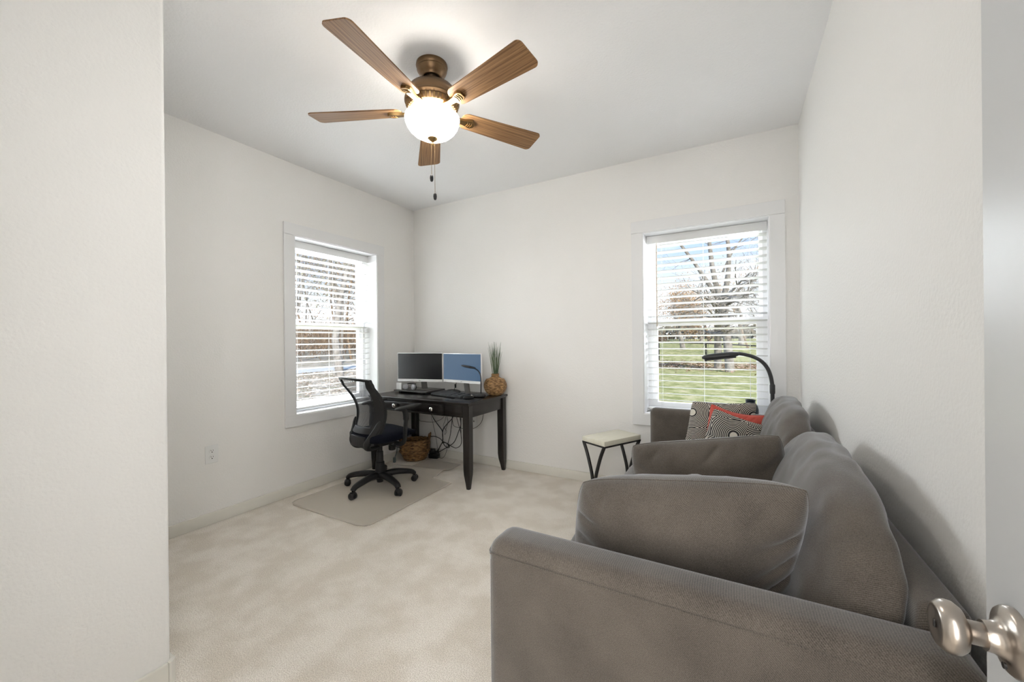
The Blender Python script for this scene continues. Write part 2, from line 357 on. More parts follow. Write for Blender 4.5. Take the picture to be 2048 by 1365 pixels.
def pillow(w_, h_, t_, pinch=.02, n=72, wrinkle=.006, seed=0., sag=0.):
    """cushion standing in its local XY plane (Y up), thickness along Z, centre at the origin"""
    bm = B(); front = {}; back = {}
    for j in range(n + 1):
        for i in range(n + 1):
            u = math.sin(math.pi / 2 * (2 * i / n - 1)); v = math.sin(math.pi / 2 * (2 * j / n - 1))
            x_, y_ = pil_xy(u, v, w_, h_, pinch, sag)
            e_ = max(0., (1 - abs(u) ** 2.6) * (1 - abs(v) ** 2.6))
            th = t_ / 2 * e_ ** .5
            eu, ev = 1 - abs(u), 1 - abs(v); edge = min(eu, ev)
            along = u if ev < eu else v
            ph = 21 * (along + .45 * edge) + 5 * mnoise.noise(Vector((u * 1.7 + seed, v * 1.7, 0)))
            fold = (.5 + .5 * math.sin(ph)) ** 5 * (.4 + .6 * abs(mnoise.noise(Vector((along * 4 + seed, 1.3, seed)))) * 2)
            wr = -math.exp(-((edge - .12) / .17) ** 2) * fold * wrinkle * 2.0
            wr += wrinkle * 1.3 * mnoise.noise(Vector((u * 2.2 + seed, v * 2.2, seed)))
            on = i in (0, n) or j in (0, n)
            front[i, j] = bm.verts.new((x_, y_, 0 if on else th + wr * min(1, e_ * 4)))
            back[i, j] = front[i, j] if on else bm.verts.new((x_, y_, -th + wr * .6 * min(1, e_ * 4)))
    for j in range(n):
        for i in range(n):
            bm.faces.new((front[i, j], front[i + 1, j], front[i + 1, j + 1], front[i, j + 1]))
            try: bm.faces.new((back[i, j + 1], back[i + 1, j + 1], back[i + 1, j], back[i, j]))
            except ValueError: pass
    return bm
def pillow_edge(w_, h_, pinch, n=24, sag=0.):
    pts = []
    for s in range(4):
        for k in range(n):
            q = math.sin(math.pi / 2 * (2 * k / n - 1))
            u, v = [(q, -1), (1, q), (-q, 1), (-1, -q)][s]
            x_, y_ = pil_xy(u, v, w_, h_, pinch, sag); pts.append(Vector((x_, y_, 0)))
    return pts
def frame3(x_, y_, o):
    """matrix whose local X,Y map to the given world vectors"""
    X = Vector(x_).normalized(); Y = Vector(y_); Y = (Y - X * Y.dot(X)).normalized(); Z = X.cross(Y)
    return Matrix(((X.x, Y.x, Z.x, o[0]), (X.y, Y.y, Z.y, o[1]), (X.z, Y.z, Z.z, o[2]), (0, 0, 0, 1)))

# ------------------------------------------------------------------ room shell
XL, YB, XR, ZC, WT = -3.191, 3.385, .381, 2.74, .165
BX, BY = -1.835, .655            # near-left wall face and its end
YF = -.14                        # front wall (the doorway the camera looks in from)
L_O = (1.98, 2.845, .655, 2.143) # left window opening: y0,y1,z0,z1
B_O = (-.670, .209, .642, 2.131) # back window opening: x0,x1,z0,z1
def struct(name, bm, m, parent=None, smooth=None):
    o = link(name, bm, m, parent, smooth)
    if parent is None: o['kind'] = 'structure'
    return o
def holed(bm, axis, c0, c1, lo, hi, z1, op):
    """wall slab along an axis with one opening op=(a0,a1,z0,z1)"""
    def seg(a0, a1, za, zb):
        if axis == 'y': box(bm, (c0, a0, za), (c1, a1, zb))
        else: box(bm, (a0, c0, za), (a1, c1, zb))
    seg(lo, op[0], 0, z1); seg(op[1], hi, 0, z1); seg(op[0], op[1], 0, op[2]); seg(op[0], op[1], op[3], z1)
b = B(); holed(b, 'y', XL - WT, XL, BY - .1, YB + WT, ZC, L_O); struct('wall_left', b, M_wall)
b = B(); holed(b, 'x', YB, YB + WT, XL, XR + .1, ZC, B_O); struct('wall_back', b, M_wall)
b = B(); box(b, (XR, YF - 1.9, 0), (XR + .1, YB, ZC)); struct('wall_right', b, M_wall)
b = B(); box(b, (XL, -1.0, 0), (BX, BY, ZC), .018, 4); struct('wall_near_left', b, M_wall, smooth=40)
b = B(); holed(b, 'x', YF - .12, YF, BX, XR, ZC, (-.66, .20, 0, 2.05)); struct('wall_front', b, M_wall)
b = B(); box(b, (BX - .1, YF - 2.0, 0), (XR + .1, YF - 1.9, ZC)); struct('wall_hall', b, M_wall)
b = B(); box(b, (BX - .1, YF - 1.9, 0), (BX, YF - .86, ZC)); struct('wall_hall_left', b, M_wall)
b = B(); box(b, (XL - WT, YF - 2, -.12), (XR + .1, YB + WT, 0)); struct('floor', b, M_carpet)
b = B(); box(b, (XL - WT, YF - 2, ZC), (XR + .1, YB + WT, ZC + .12)); struct('ceiling', b, M_ceil)
BT, BH = .014, .083
def bb(name, a, c):
    b = B(); box(b, a, c, .004, 2); return struct(name, b, M_base, smooth=30)
bb('baseboard_left', (XL, BY, 0), (XL + BT, YB, BH))
bb('baseboard_back', (XL, YB - BT, 0), (XR, YB, BH))
bb('baseboard_right', (XR - BT, .70, 0), (XR, YB - BT, BH))
b = B(); box(b, (BX, YF, 0), (BX + BT, BY - .012, BH), .003, 2); box(b, (XL, BY, 0), (BX - .012, BY + BT, BH), .003, 2)
v = [(BX, BY - .012), (BX + BT, BY - .012), (BX + BT, BY - .004), (BX - .004, BY + BT), (BX - .012, BY + BT), (BX - .012, BY), (BX - .006, BY - .006)]
lo = [b.verts.new((q[0], q[1], 0)) for q in v]; hi_ = [b.verts.new((q[0], q[1], BH)) for q in v]
b.faces.new(hi_); b.faces.new(lo[::-1])
for k in range(len(v)): b.faces.new((lo[k], lo[(k + 1) % len(v)], hi_[(k + 1) % len(v)], hi_[k]))
struct('baseboard_near_left', b, M_base)

# ------------------------------------------------------------------ windows (casing, jamb, sashes, glass)
def window(name, axis, face, sgn, op):
    """axis 'y': wall left (depth runs to -x); axis 'x': back wall (depth runs to +y)."""
    a0, a1, z0, z1 = op
    def bx(bm, p, q, d0, d1, bev=0.):      # p=(a,z) q=(a,z); depth d0..d1 measured outward from the inner wall face
        if axis == 'y': box(bm, (face - d1, p[0], p[1]), (face - d0, q[0], q[1]), bev)
        else: box(bm, (p[0], face + d0, p[1]), (q[0], face + d1, q[1]), bev)
    root = thing(name, None, None, (face, (a0 + a1) / 2, z0) if axis == 'y' else ((a0 + a1) / 2, face, z0)); root['kind'] = 'structure'
    cw = .090; m = B()
    bx(m, (a0 - cw, z0 - .092), (a1 + cw, z0), -.018, 0, .002); bx(m, (a0 - cw, z1), (a1 + cw, z1 + .096), -.020, 0, .002)
    bx(m, (a0 - cw, z0), (a0, z1), -.016, 0, .002); bx(m, (a1, z0), (a1 + cw, z1), -.016, 0, .002)
    link('casing', m, M_trim, root)
    m = B(); t_ = .006
    bx(m, (a0, z0), (a0 + t_, z1), -.010, .165); bx(m, (a1 - t_, z0), (a1, z1), -.010, .165); bx(m, (a0 + t_, z1 - t_), (a1 - t_, z1), -.0098, .1648); bx(m, (a0 + t_, z0), (a1 - t_, z0 + t_), -.0098, .1648)
    link('jamb', m, M_vinyl, root)
    m = B(); f_ = .038
    for p, q in (((a0, z0), (a0 + f_, z1)), ((a1 - f_, z0), (a1, z1)), ((a0 + f_, z1 - f_), (a1 - f_, z1)), ((a0 + f_, z0), (a1 - f_, z0 + f_))): bx(m, p, q, .165, .25)
    link('frame', m, M_vinyl, root)
    zm = (z0 + z1) / 2 + .005
    m = B(); s_ = .042
    p0, p1, q0, q1 = a0 + f_, a1 - f_, z0 + f_, zm + .03
    for p, q in (((p0, q0), (p0 + s_, q1)), ((p1 - s_, q0), (p1, q1)), ((p0 + s_, q1 - .055), (p1 - s_, q1)), ((p0 + s_, q0), (p1 - s_, q0 + s_))): bx(m, p, q, .175, .214)
    sash = link('lower_sash', m, M_vinyl, root)
    m = B(); bx(m, (p0 + s_, q0 + s_), (p1 - s_, q1 - .055), .188, .192); link('pane', m, M_glass, sash)
    m = B(); s2 = .020; q0, q1 = zm - .025, z1 - f_
    for p, q in (((p0, q0), (p0 + s2, q1)), ((p1 - s2, q0), (p1, q1)), ((p0 + s2, q1 - s2), (p1 - s2, q1)), ((p0 + s2, q0), (p1 - s2, q0 + .04))): bx(m, p, q, .2145, .243)
    sash = link('upper_sash', m, M_vinyl, root)
    m = B(); bx(m, (p0 + s2, q0 + .04), (p1 - s2, q1 - s2), .227, .231); link('pane', m, M_glass, sash)
    return root
window('window_1', 'y', XL, -1, L_O)
window('window_2', 'x', YB, 1, B_O)

def blind(label, axis, face, op, tilt, wand_a, d0=.088):
    a0, a1, z0, z1 = op; c = (a0 + a1) / 2
    wdt = (a1 - a0) / 2 - .012
    def P(a, d, z): return (face - d, a, z) if axis == 'y' else (a, face + d, z)
    root = thing('window_blind', label, 'blind', P(c, d0 + .03, z0))
    def bx(bm, a, d, z, a2, d2, z2, bev=.002):
        p, q = P(a, d, z), P(a2, d2, z2)
        box(bm, [min(p[i], q[i]) for i in range(3)], [max(p[i], q[i]) for i in range(3)], bev)
    m = B(); bx(m, c - wdt - .004, d0 + .022, z1 - .072, c + wdt + .004, d0 + .034, z1 - .008); bx(m, c - wdt, d0 + .0345, z1 - .055, c + wdt, d0 + .068, z1 - .010, 0)
    link('headrail', m, M_blind, root)
    pitch = .0535; zz = z1 - .098; m = B(); zs = []
    while zz > z0 + .055: zs.append(zz); zz -= pitch
    ca, sa = math.cos(tilt), math.sin(tilt)
    dm = d0 + .037; hw = .031
    for z in zs:
        for (o0, o1) in ((0, 1),):
            prof = [(-hw, -.0014), (-hw * .5, .0006), (0, .0014), (hw * .5, .0006), (hw, -.0014)]
            top = [(x_ * ca - y_ * sa, -x_ * sa + y_ * ca) for x_, y_ in [(q[0], q[1] + .0015) for q in prof]]
            bot = [(x_ * ca - y_ * sa, -x_ * sa + y_ * ca) for x_, y_ in [(q[0], q[1] - .0015) for q in prof]]
            ring = top + bot[::-1]
            A = [m.verts.new(P(c - wdt, dm + q[0], z + q[1])) for q in ring]; Bv = [m.verts.new(P(c + wdt, dm + q[0], z + q[1])) for q in ring]
            k = len(ring)
            for i in range(k): m.faces.new((A[i], A[(i + 1) % k], Bv[(i + 1) % k], Bv[i]))
            m.faces.new(A); m.faces.new(Bv[::-1])
    link('slats', m, M_blind, root)
    zb = z0 + .022
    m = B(); bx(m, c - wdt, dm - .028, zb, c + wdt, dm + .028, zb + .018, .004); link('bottom_rail', m, M_blind, root)
    for a in (c - wdt * .74, c, c + wdt * .74):
        m = B()
        for dd in (-.033, .033): tube(m, [P(a, dm + dd, z1 - .07), P(a, dm + dd, zb + .01)], .0009, 5)
        link('ladder_cord', m, M_blind, root)
    m = B(); tube(m, [P(wand_a, d0 + .005, z1 - .075), P(wand_a, d0 + .004, z1 - .11)], .003, 6); tube(m, [P(wand_a, d0 + .004, z1 - .10), P(wand_a, d0 + .004, z1 - .77)], .0048, 6)
    link('tilt_wand', m, M_wand, root)
    m = B(); bx(m, c - wdt - .009, d0 + .006, z0 + .012, c - wdt + .012, d0 + .03, z0 + .036); link('hold_down_bracket', m, M_chrome, root)
    return root
blind('white slatted blind with tilted slats in the window by the desk', 'y', XL, L_O, R(9), 2.04)
blind('white slatted blind with level slats in the window above the sofa', 'x', YB, B_O, R(9), -.578)

# ------------------------------------------------------------------ open door with its knob
DX = .240
door = thing('door_1', None, None, (DX, .648, 0)); door['kind'] = 'structure'
b = B(); box(b, (DX, -.12, .012), (DX + .035, .648, 2.04), .002); link('leaf', b, M_door, door, 30)
ky, kz = .590, .948
Mx = Matrix.Translation((DX, ky, kz)) @ Matrix.Rotation(R(-90), 4, 'Y')       # local +Z points to -X (into the room)
b = B(); lathe(b, [(0, 0), (.0327, 0), (.0327, .0045), (.0300, .0080), (.0215, .0105), (.0165, .0135), (.0145, .0180), (.0140, .0235), (.0, .0235)], 48, Mx); kn = link('rose', b, M_nickel, door, 40)
b = B(); lathe(b, [(0, .02), (.0112, .02), (.0112, .034), (.0135, .0365), (.021, .039), (.0250, .044), (.0257, .049), (.0245, .0535), (.0205, .0585), (.018, .0595), (.016, .0585), (.0, .0580)], 48, Mx)
kb = link('knob', b, M_nickel, door, 50)
b = B(); box(b, (DX - .0600, ky - .0015, kz - .004), (DX - .0585, ky + .0015, kz + .004), .0005); link('lock_slot', b, M_blackm, kb)
b = B(); lathe(b, [(0, 0), (.003, 0), (.003, .002), (0, .002)], 10, Matrix.Translation((DX - .0125, ky - .012, kz - .019)) @ Matrix.Rotation(R(-90), 4, 'Y')); link('screw', b, M_blackm, kn)

# ------------------------------------------------------------------ wall outlets
def outlet(label, axis, a, z, jack=False):
    loc = (XL, a, z) if axis == 'y' else (a, YB, z)
    root = thing('wall_outlet', label, 'outlet', loc)
    def P(u, d, h): return (XL + d, a + u, z + h) if axis == 'y' else (a + u, YB - d, z + h)
    def bx(bm, u0, u1, h0, h1, d0, d1, bev=.001):
        p, q = P(u0, d0, h0), P(u1, d1, h1); box(bm, [min(p[i], q[i]) for i in range(3)], [max(p[i], q[i]) for i in range(3)], bev)
    m = B(); bx(m, -.040, .040, -.062, .062, 0, .005, .002); link('cover_plate', m, M_white, root)
    if jack:
        m = B(); lathe(m, [(0, .004), (.0075, .004), (.0075, .010), (.004, .012), (0, .012)], 16); bmesh.ops.transform(m, matrix=Matrix.Translation((a, YB, z)) @ Matrix.Rotation(R(90), 4, 'X'), verts=m.verts); link('jack', m, M_grey, root, 40); return root
    for h in (.022, -.022):
        m = B(); lathe(m, [(0, 0), (.0165, 0), (.0165, .0075), (0, .0075)], 24)
        X = Matrix.Translation(P(0, 0, h)) @ (Matrix.Rotation(R(90), 4, 'Y') if axis == 'y' else Matrix.Rotation(R(90), 4, 'X'))
        bmesh.ops.transform(m, matrix=X, verts=m.verts); rc = link('receptacle', m, M_white, root, 40)
        m = B(); bx(m, -.0075, -.0052, h + .001, h + .009, .0074, .0082, 0); bx(m, .0052, .0075, h + .001, h + .009, .0074, .0082, 0); bx(m, -.003, .003, h - .010, h - .004, .0074, .0082, 0); link('slot', m, M_black, rc)
    return root
outlet('white duplex outlet on the left wall, away from the desk', 'y', 1.375, .484)
outlet('white jack plate on the back wall behind the right end of the desk', 'x', -2.375, .425, True)

# ------------------------------------------------------------------ ceiling fan
FX, FY, FZ = -1.415, 1.655, 2.492
fan = thing('ceiling_fan', 'five-blade walnut and bronze ceiling fan with lit glass bowl', 'ceiling fan', (FX, FY, ZC))
T = Matrix.Translation((FX, FY, 0)); H = .042
def up(prof): return [(r_, z + H) for r_, z in prof]
b = B(); lathe(b, [(0, 2.74), (.082, 2.74), (.084, 2.728), (.081, 2.718), (.078, 2.714), (.080, 2.709), (.074, 2.694), (.064, 2.682), (.057, 2.676), (.054, 2.668), (.050, 2.666), (.047, 2.676), (.047, 2.70), (0, 2.70)], 48, T); link('canopy', b, M_bronze, fan, 40)
b = B(); lathe(b, [(0, 2.70), (.030, 2.695), (.036, 2.682), (.034, 2.668), (.024, 2.655), (.024, 2.640), (.036, 2.634), (.042, 2.616), (.042, 2.600), (0, 2.600)], 32, T); link('downrod', b, M_dkbronze, fan, 40)
b = B(); lathe(b, up([(0, 2.580), (.050, 2.582), (.092, 2.577), (.120, 2.562), (.136, 2.536), (.140, 2.514), (.140, 2.503), (.145, 2.499), (.145, 2.490), (.140, 2.486), (.133, 2.480), (0, 2.480)]), 56, T); link('motor_housing', b, M_bronze, fan, 40)
b = B(); lathe(b, up([(.131, 2.482), (.135, 2.478), (.132, 2.462), (.120, 2.446), (.105, 2.440), (0, 2.440)]), 56, T)
ring = link('vent_ring', b, M_bronze, fan, 40)
b = B()
for k in range(40):
    a = 2 * math.pi * k / 40
    X = T @ Matrix.Rotation(a, 4, 'Z') @ Matrix.Translation((.1305, 0, 2.462 + H)) @ Matrix.Rotation(R(22), 4, 'Y')
    box(b, (-.003, -.0038, -.015), (.004, .0038, .015), .001, 1, X)
link('vent_ribs', b, M_brass, ring)
b = B(); lathe(b, up([(0, 2.444), (.078, 2.444), (.080, 2.434), (.060, 2.424), (.056, 2.412), (0, 2.412)]), 40, T); link('switch_housing', b, M_bronze, fan, 40)
b = B(); lathe(b, up([(.144, 2.412), (.1445, 2.402), (.142, 2.388), (.135, 2.369), (.122, 2.349), (.103, 2.331), (.079, 2.317), (.050, 2.307), (.020, 2.302), (0, 2.301), (0, 2.305), (.048, 2.311), (.077, 2.321), (.100, 2.335), (.118, 2.352), (.131, 2.371), (.138, 2.390), (.140, 2.402), (.140, 2.412), (.144, 2.412)]), 56, T)
link('glass_bowl', b, M_bowl, fan, 60)
b = B(); lathe(b, up([(0, 2.313), (.027, 2.312), (.028, 2.305), (.024, 2.297), (.014, 2.290), (.007, 2.286), (.005, 2.283), (.009, 2.277), (.009, 2.270), (.005, 2.264), (0, 2.263)]), 28, T); link('finial', b, M_brass, fan, 40)
def blade_bm(ang):
    X = T @ Matrix.Rotation(ang, 4, 'Z') @ Matrix.Translation((0, 0, FZ)) @ Matrix.Rotation(R(-12), 4, 'X')
    bm = B(); r0, r1, w0, w1, th = .165, .665, .056, .076, .006
    pts = []
    def arc(cx, cy_, r_, a0, a1, n_=6): return [(cx + r_ * math.cos(a0 + (a1 - a0) * k / n_), cy_ + r_ * math.sin(a0 + (a1 - a0) * k / n_)) for k in range(n_ + 1)]
    c1, c2 = .026, .040
    pts += arc(r1 - c1, w1 - c1, c1, 0, math.pi / 2); pts += arc(r0 + c2, w0 - c2, c2, math.pi / 2, math.pi)
    pts += arc(r0 + c2, -w0 + c2, c2, math.pi, 1.5 * math.pi); pts += arc(r1 - c1, -w1 + c1, c1, 1.5 * math.pi, 2 * math.pi)
    up = [bm.verts.new((p[0], p[1], th / 2)) for p in pts]; dn = [bm.verts.new((p[0], p[1], -th / 2)) for p in pts]
    bm.faces.new(up); bm.faces.new(dn[::-1]); k = len(pts)
    for i in range(k): bm.faces.new((up[i], dn[i], dn[(i + 1) % k], up[(i + 1) % k]))
    return bm, X
for k in range(5):
    ang = R(-83.2 + 72 * k)
    bm, X = blade_bm(ang)
    bl = bpy.data.objects.new('blade', None)
    me = bpy.data.meshes.new('blade'); bmesh.ops.recalc_face_normals(bm, faces=bm.faces); bm.to_mesh(me); bm.free(); me.materials.append(M_blade)
    bl = bpy.data.objects.new('blade', me); col.objects.link(bl); bl.parent = fan
    Lm = Matrix.Translation((-FX, -FY, -ZC)) @ X
    bl.location = Lm.to_translation(); bl.rotation_euler = Lm.to_euler()
    bm = B()
    pr = [(.085, .022), (.12, .020), (.150, .016), (.185, .019), (.215, .030), (.228, .030), (.243, .016)]
    up = [bm.verts.new((x_, y_, -.004)) for x_, y_ in pr] + [bm.verts.new((x_, -y_, -.004)) for x_, y_ in pr[::-1]]
    dn = [bm.verts.new((x_, y_ * .86, -.016 + (.010 if x_ < .1 else 0))) for x_, y_ in pr] + [bm.verts.new((x_, -y_ * .86, -.016 + (.010 if x_ < .1 else 0))) for x_, y_ in pr[::-1]]
    n_ = len(up); bm.faces.new(up); bm.faces.new(dn[::-1])
    for i in range(n_): bm.faces.new((up[i], dn[i], dn[(i + 1) % n_], up[(i + 1) % n_]))
    for q in (.200, .212, .224): tube(bm, [(q, -.018, -.0165), (q + .006, 0, -.0165), (q, .018, -.0165)], .0022, 6)
    link('blade_iron', bm, M_brass, bl, 35, local=True)
for nm, dx, dy, z0_, z1_ in (('pull_chain', -.004, -.006, 2.304, 2.150), ('pull_chain', .010, .004, 2.326, 2.052)):
    b = B(); zz = z0_
    tube(b, [(FX + dx, FY + dy, z0_ + .006), (FX + dx, FY + dy, z1_)], .0009, 6)
    while zz > z1_: lathe(b, [(0, -.0019), (.0019, 0), (0, .0019)], 6, Matrix.Translation((FX + dx, FY + dy, zz))); zz -= .0058
    c_ = link(nm, b, M_brass, fan, 60)
    b = B(); lathe(b, [(0, z1_), (.004, z1_ - .001), (.0085, z1_ - .008), (.0095, z1_ - .020), (.0080, z1_ - .032), (.005, z1_ - .037), (0, z1_ - .037)], 16, Matrix.Translation((FX + dx, FY + dy, 0))); link('fob', b, M_black, c_, 40)
for k in range(3):
    a = R(20 + 120 * k); light('fan_bulb', 'POINT', (FX + .088 * math.cos(a), FY + .088 * math.sin(a), 2.440), .06, (1, .95, .88), shadow_soft_size=.028)

# ------------------------------------------------------------------ sofa
sofa = thing('sofa', 'long grey-brown twill sofa along the right wall', 'sofa', (-.13, 2.05, 0))
SX0, SX1, AY0, AY1, FY0, FY1, AZ = -.582, .345, .868, 1.000, 3.125, 3.235, .735
def arm(y0, y1, out):
    bm = B(); box(bm, (SX0, y0, .09), (SX1, y1, AZ), .042, 5)
    yo = y0 if out < 0 else y1
    zs = AZ - .034
    tube(bm, spline([(SX1 - .05, yo + .0015 * -out, zs), (-.3, yo - .0005 * -out, zs), (SX0 + .05, yo, zs), (SX0 + .012, yo + .012 * -out, zs - .002), (SX0 + .001, yo + .04 * -out, zs)], 5), .0020, 6)
    tube(bm, [(SX0 + .016, yo + .010 * -out, .12), (SX0 + .016, yo + .010 * -out, zs - .02)], .0018, 6)
    return link('arm', bm, M_sofa, sofa, 50)
arm(AY0, AY1, -1); arm(FY0, FY1, 1)
b = B(); box(b, (SX0 + .02, AY1 - .005, .10), (.30, FY0 + .005, .31), .02, 3); link('seat_base', b, M_sofa, sofa, 50)
b = B(); Xb = Matrix.Translation((.310, 0, .45)) @ Matrix.Rotation(R(3), 4, 'Y')
box(b, (-.045, AY1 - .02, -.34), (.028, FY0 + .02, .325), .020, 4, Xb)
link('back_frame', b, M_sofab, sofa, 50)
ym = 2.075
for y0, y1 in ((AY1 + .004, ym - .003), (ym + .003, FY0 - .004)):
    b = B(); soft_box(b, (.74, y1 - y0, .165), 9, (0, 0, .16), 18, y0, .004, Matrix.Translation((-.225, (y0 + y1) / 2, .385))); link('seat_cushion', b, M_sofa, sofa, 180)
def back_shape(seed):
    def f(c, q):
        # slump: the top leans back onto the frame, the ends sag below the middle, wrinkles run down from the ridge
        top = max(0., min(1., (q.z + 1) / 2))
        c.x = c.x * (1.08 - .25 * top) + .118 * top ** 1.1
        c.z -= .085 * abs(q.y) ** 3.2 * top
        c.x += .040 * max(0, -q.y) ** 5 * top * (1 if seed < 5 else 0)
        c.x += .012 * mnoise.noise(Vector((seed, c.y * 5, c.z * 5)))
        w_ = max(0, top - .45) * 1.8
        c.x += (.0018 * w_) * math.sin(44 * c.y + 10 * c.z + 3 * mnoise.noise(Vector((c.y * 3, seed, c.z * 3))))
        c.z += .002 * w_ * math.sin(31 * c.y + 2 * seed)
        return c
    return f
for y0, y1, sd in ((AY1 + .002, ym + .01, 3.3), (ym - .005, FY0 - .004, 8.1)):
    b = B(); soft_box(b, (.160, y1 - y0, .47), 3.9, (.22, 0, .05), 34, sd, .007, Matrix.Translation((.128, (y0 + y1) / 2, .675)), back_shape(sd)); link('back_cushion', b, M_sofab, sofa, 180)
for x_, y_ in ((SX0 + .07, AY0 + .07), (SX1 - .07, AY0 + .07), (SX0 + .07, FY1 - .07), (SX1 - .07, FY1 - .07)):
    b = B(); lathe(b, [(0, 0), (.020, 0), (.027, .095), (0, .095)], 16, Matrix.Translation((x_, y_, 0))); link('leg', b, M_black, sofa, 40)

# ------------------------------------------------------------------ cushions on the sofa
def cushion(name, label, group, m, w_, h_, t_, xdir, ydir, centre, pinch=.07, seed=0., piping=None, wrinkle=.006, sag=0., shear=0.):
    bm = pillow(w_, h_, t_, pinch, 72, wrinkle, seed, sag)
    if piping:
        pe = pillow_edge(w_, h_, pinch, 24, sag); tube(bm, pe, piping, 6, closed=True)
    for v in bm.verts: v.co.x += shear * v.co.y
    bmesh.ops.recalc_face_normals(bm, faces=bm.faces)
    me = bpy.data.meshes.new(name); bm.to_mesh(me); bm.free(); me.materials.append(m)
    me.polygons.foreach_set('use_smooth', [True] * len(me.polygons))
    o = bpy.data.objects.new(name, me); col.objects.link(o); o.matrix_world = frame3(xdir, ydir, centre)
    return tag(o, label, 'cushion', group)
cushion('throw_cushion', 'large grey-brown twill cushion leaning behind the near sofa arm', 'twill cushions', M_sofap, .59, .46, .27, (1, .0, .13), (0, -.26, 1), (-.170, 1.225, .636), .0, 1.0, .0022, .0085, -.004, .28)
cushion('throw_cushion', 'grey-brown twill cushion standing mid-sofa, between the nearest cushion and the patterned ones', 'twill cushions', M_sofap, .57, .44, .22, (1, .04, .18), (-.18, -.16, 1), (-.118, 1.815, .630), .01, 5.0, .0022, .0085, .004, .10)
cushion('patterned_cushion', 'largest black cushion with white ring pattern, against the far sofa arm', 'patterned cushions', M_ring_big, .39, .40, .13, (1, .04, .03), (.06, .26, 1), (-.112, 2.955, .640), .05, 2.0, .003, .003, .006, .20)
cushion('red_cushion', 'coral red cushion wedged between the two ring-patterned cushions', 'patterned cushions', M_red, .30, .30, .09, (1, .02, -.17), (.14, .20, 1), (-.020, 2.690, .690), .06, 3.0, .003, .003, .02)
cushion('patterned_cushion', 'smaller grey and white ring-patterned cushion in front of the red one', 'patterned cushions', M_ring_small, .315, .33, .11, (1, .02, -.30), (.30, .22, 1), (-.016, 2.535, .658), .05, 7.0, .003, .003, .006)

# ------------------------------------------------------------------ floor lamp behind the sofa
lx, ly = .212, 3.310
flamp = thing('floor_lamp', 'black gooseneck floor lamp behind the far end of the sofa', 'lamp', (lx, ly, 0))
b = B(); lathe(b, [(0, 0), (.062, 0), (.064, .008), (.060, .020), (.02, .028), (0, .028)], 32, Matrix.Translation((lx, ly, 0))); link('base', b, M_lamp, flamp, 40)
b = B(); tube(b, [(lx, ly, .02), (lx, ly, .90)], .0125, 14); link('pole', b, M_lamp, flamp, 40)
b = B(); lathe(b, [(0, .865), (.0155, .866), (.0165, .88), (.0165, .925), (.014, .932), (0, .932)], 20, Matrix.Translation((lx, ly, 0))); link('collar', b, M_lamp, flamp, 40)
neck = spline([(lx, ly, .92), (.203, ly, .985), (.183, ly, 1.045), (.148, ly, 1.092), (.100, ly, 1.122), (.050, ly, 1.138), (.004, ly, 1.146)], 6)
b = B(); tube(b, neck, .0128, 12); link('gooseneck', b, M_lamp, flamp, 60)
b = B(); Xh = Matrix.Translation((-.108, ly, 1.128)) @ Matrix.Rotation(R(-7.5), 4, 'Y')
soft_box(b, (.250, .095, .046), 2.8, (0, 0, 0), 16, 0, 0, Xh); box(b, (-.108, -.036, -.026), (.10, .036, -.014), .004, 2, Xh); link('lamp_head', b, M_lamp, flamp, 50)

# ------------------------------------------------------------------ vase on the window sill
vz = B_O[2] + .006
b = B(); lathe(b, [(0, 0), (.034, 0), (.040, .004), (.050, .030), (.053, .060), (.052, .085), (.045, .112), (.034, .128), (.031, .134), (.032, .148), (.036, .153), (.033, .155), (.027, .150), (.026, .134), (0, .13)], 40, Matrix.Translation((.082, YB + .030, vz)))
vb = thing('vase', 'small dark blue-grey vase on the sill behind the ring-patterned cushion', 'vase', (.082, YB + .030, vz)); link('body', b, M_kettle, vb, 60)

# ------------------------------------------------------------------ side table
ta = R(62.3); tx, ty, tz = -.845, 3.032, .520
st = thing('side_table', 'small cream-topped side table with curved black legs beside the sofa', 'table', (tx, ty, 0), ta)
Xt = Matrix.Translation((tx, ty, 0)) @ Matrix.Rotation(ta, 4, 'Z'); hl, hw_ = .196, .116
b = B(); box(b, (-hl, -hw_, tz - .036), (hl, hw_, tz), .002, 2, Xt); link('tabletop', b, M_cream, st, 30)
b = B()
for p, q in (((-hl, -hw_), (hl, -hw_ + .014)), ((-hl, hw_ - .014), (hl, hw_)), ((-hl, -hw_), (-hl + .014, hw_)), ((hl - .014, -hw_), (hl, hw_))): box(b, (p[0], p[1], tz - .048), (q[0], q[1], tz - .036), 0, 1, Xt)
link('rail', b, M_blackm, st)
for sx_ in (-1, 1):
    for sy_ in (-1, 1):
        b = B(); x_ = sx_ * (hl - .007)
        pts = spline([(x_, sy_ * (hw_ - .012), tz - .046), (x_, sy_ * (hw_ - .044), tz - .115), (x_, sy_ * .042, tz - .20), (x_, sy_ * .019, tz - .28), (x_, sy_ * .0125, tz - .36), (x_, sy_ * .0115, .010)], 6)
        tube(b, [Xt @ Vector(q) for q in pts], .0125, 10); link('leg', b, M_blackm, st, 60)
    b = B(); box(b, (sx_ * (hl - .007) - .009, -.115, 0), (sx_ * (hl - .007) + .009, .115, .012), .002, 1, Xt); link('foot', b, M_blackm, st)
b = B(); box(b, (-hl + .012, -.006, .155), (hl - .012, .006, .167), 0, 1, Xt); link('crossbar', b, M_blackm, st)

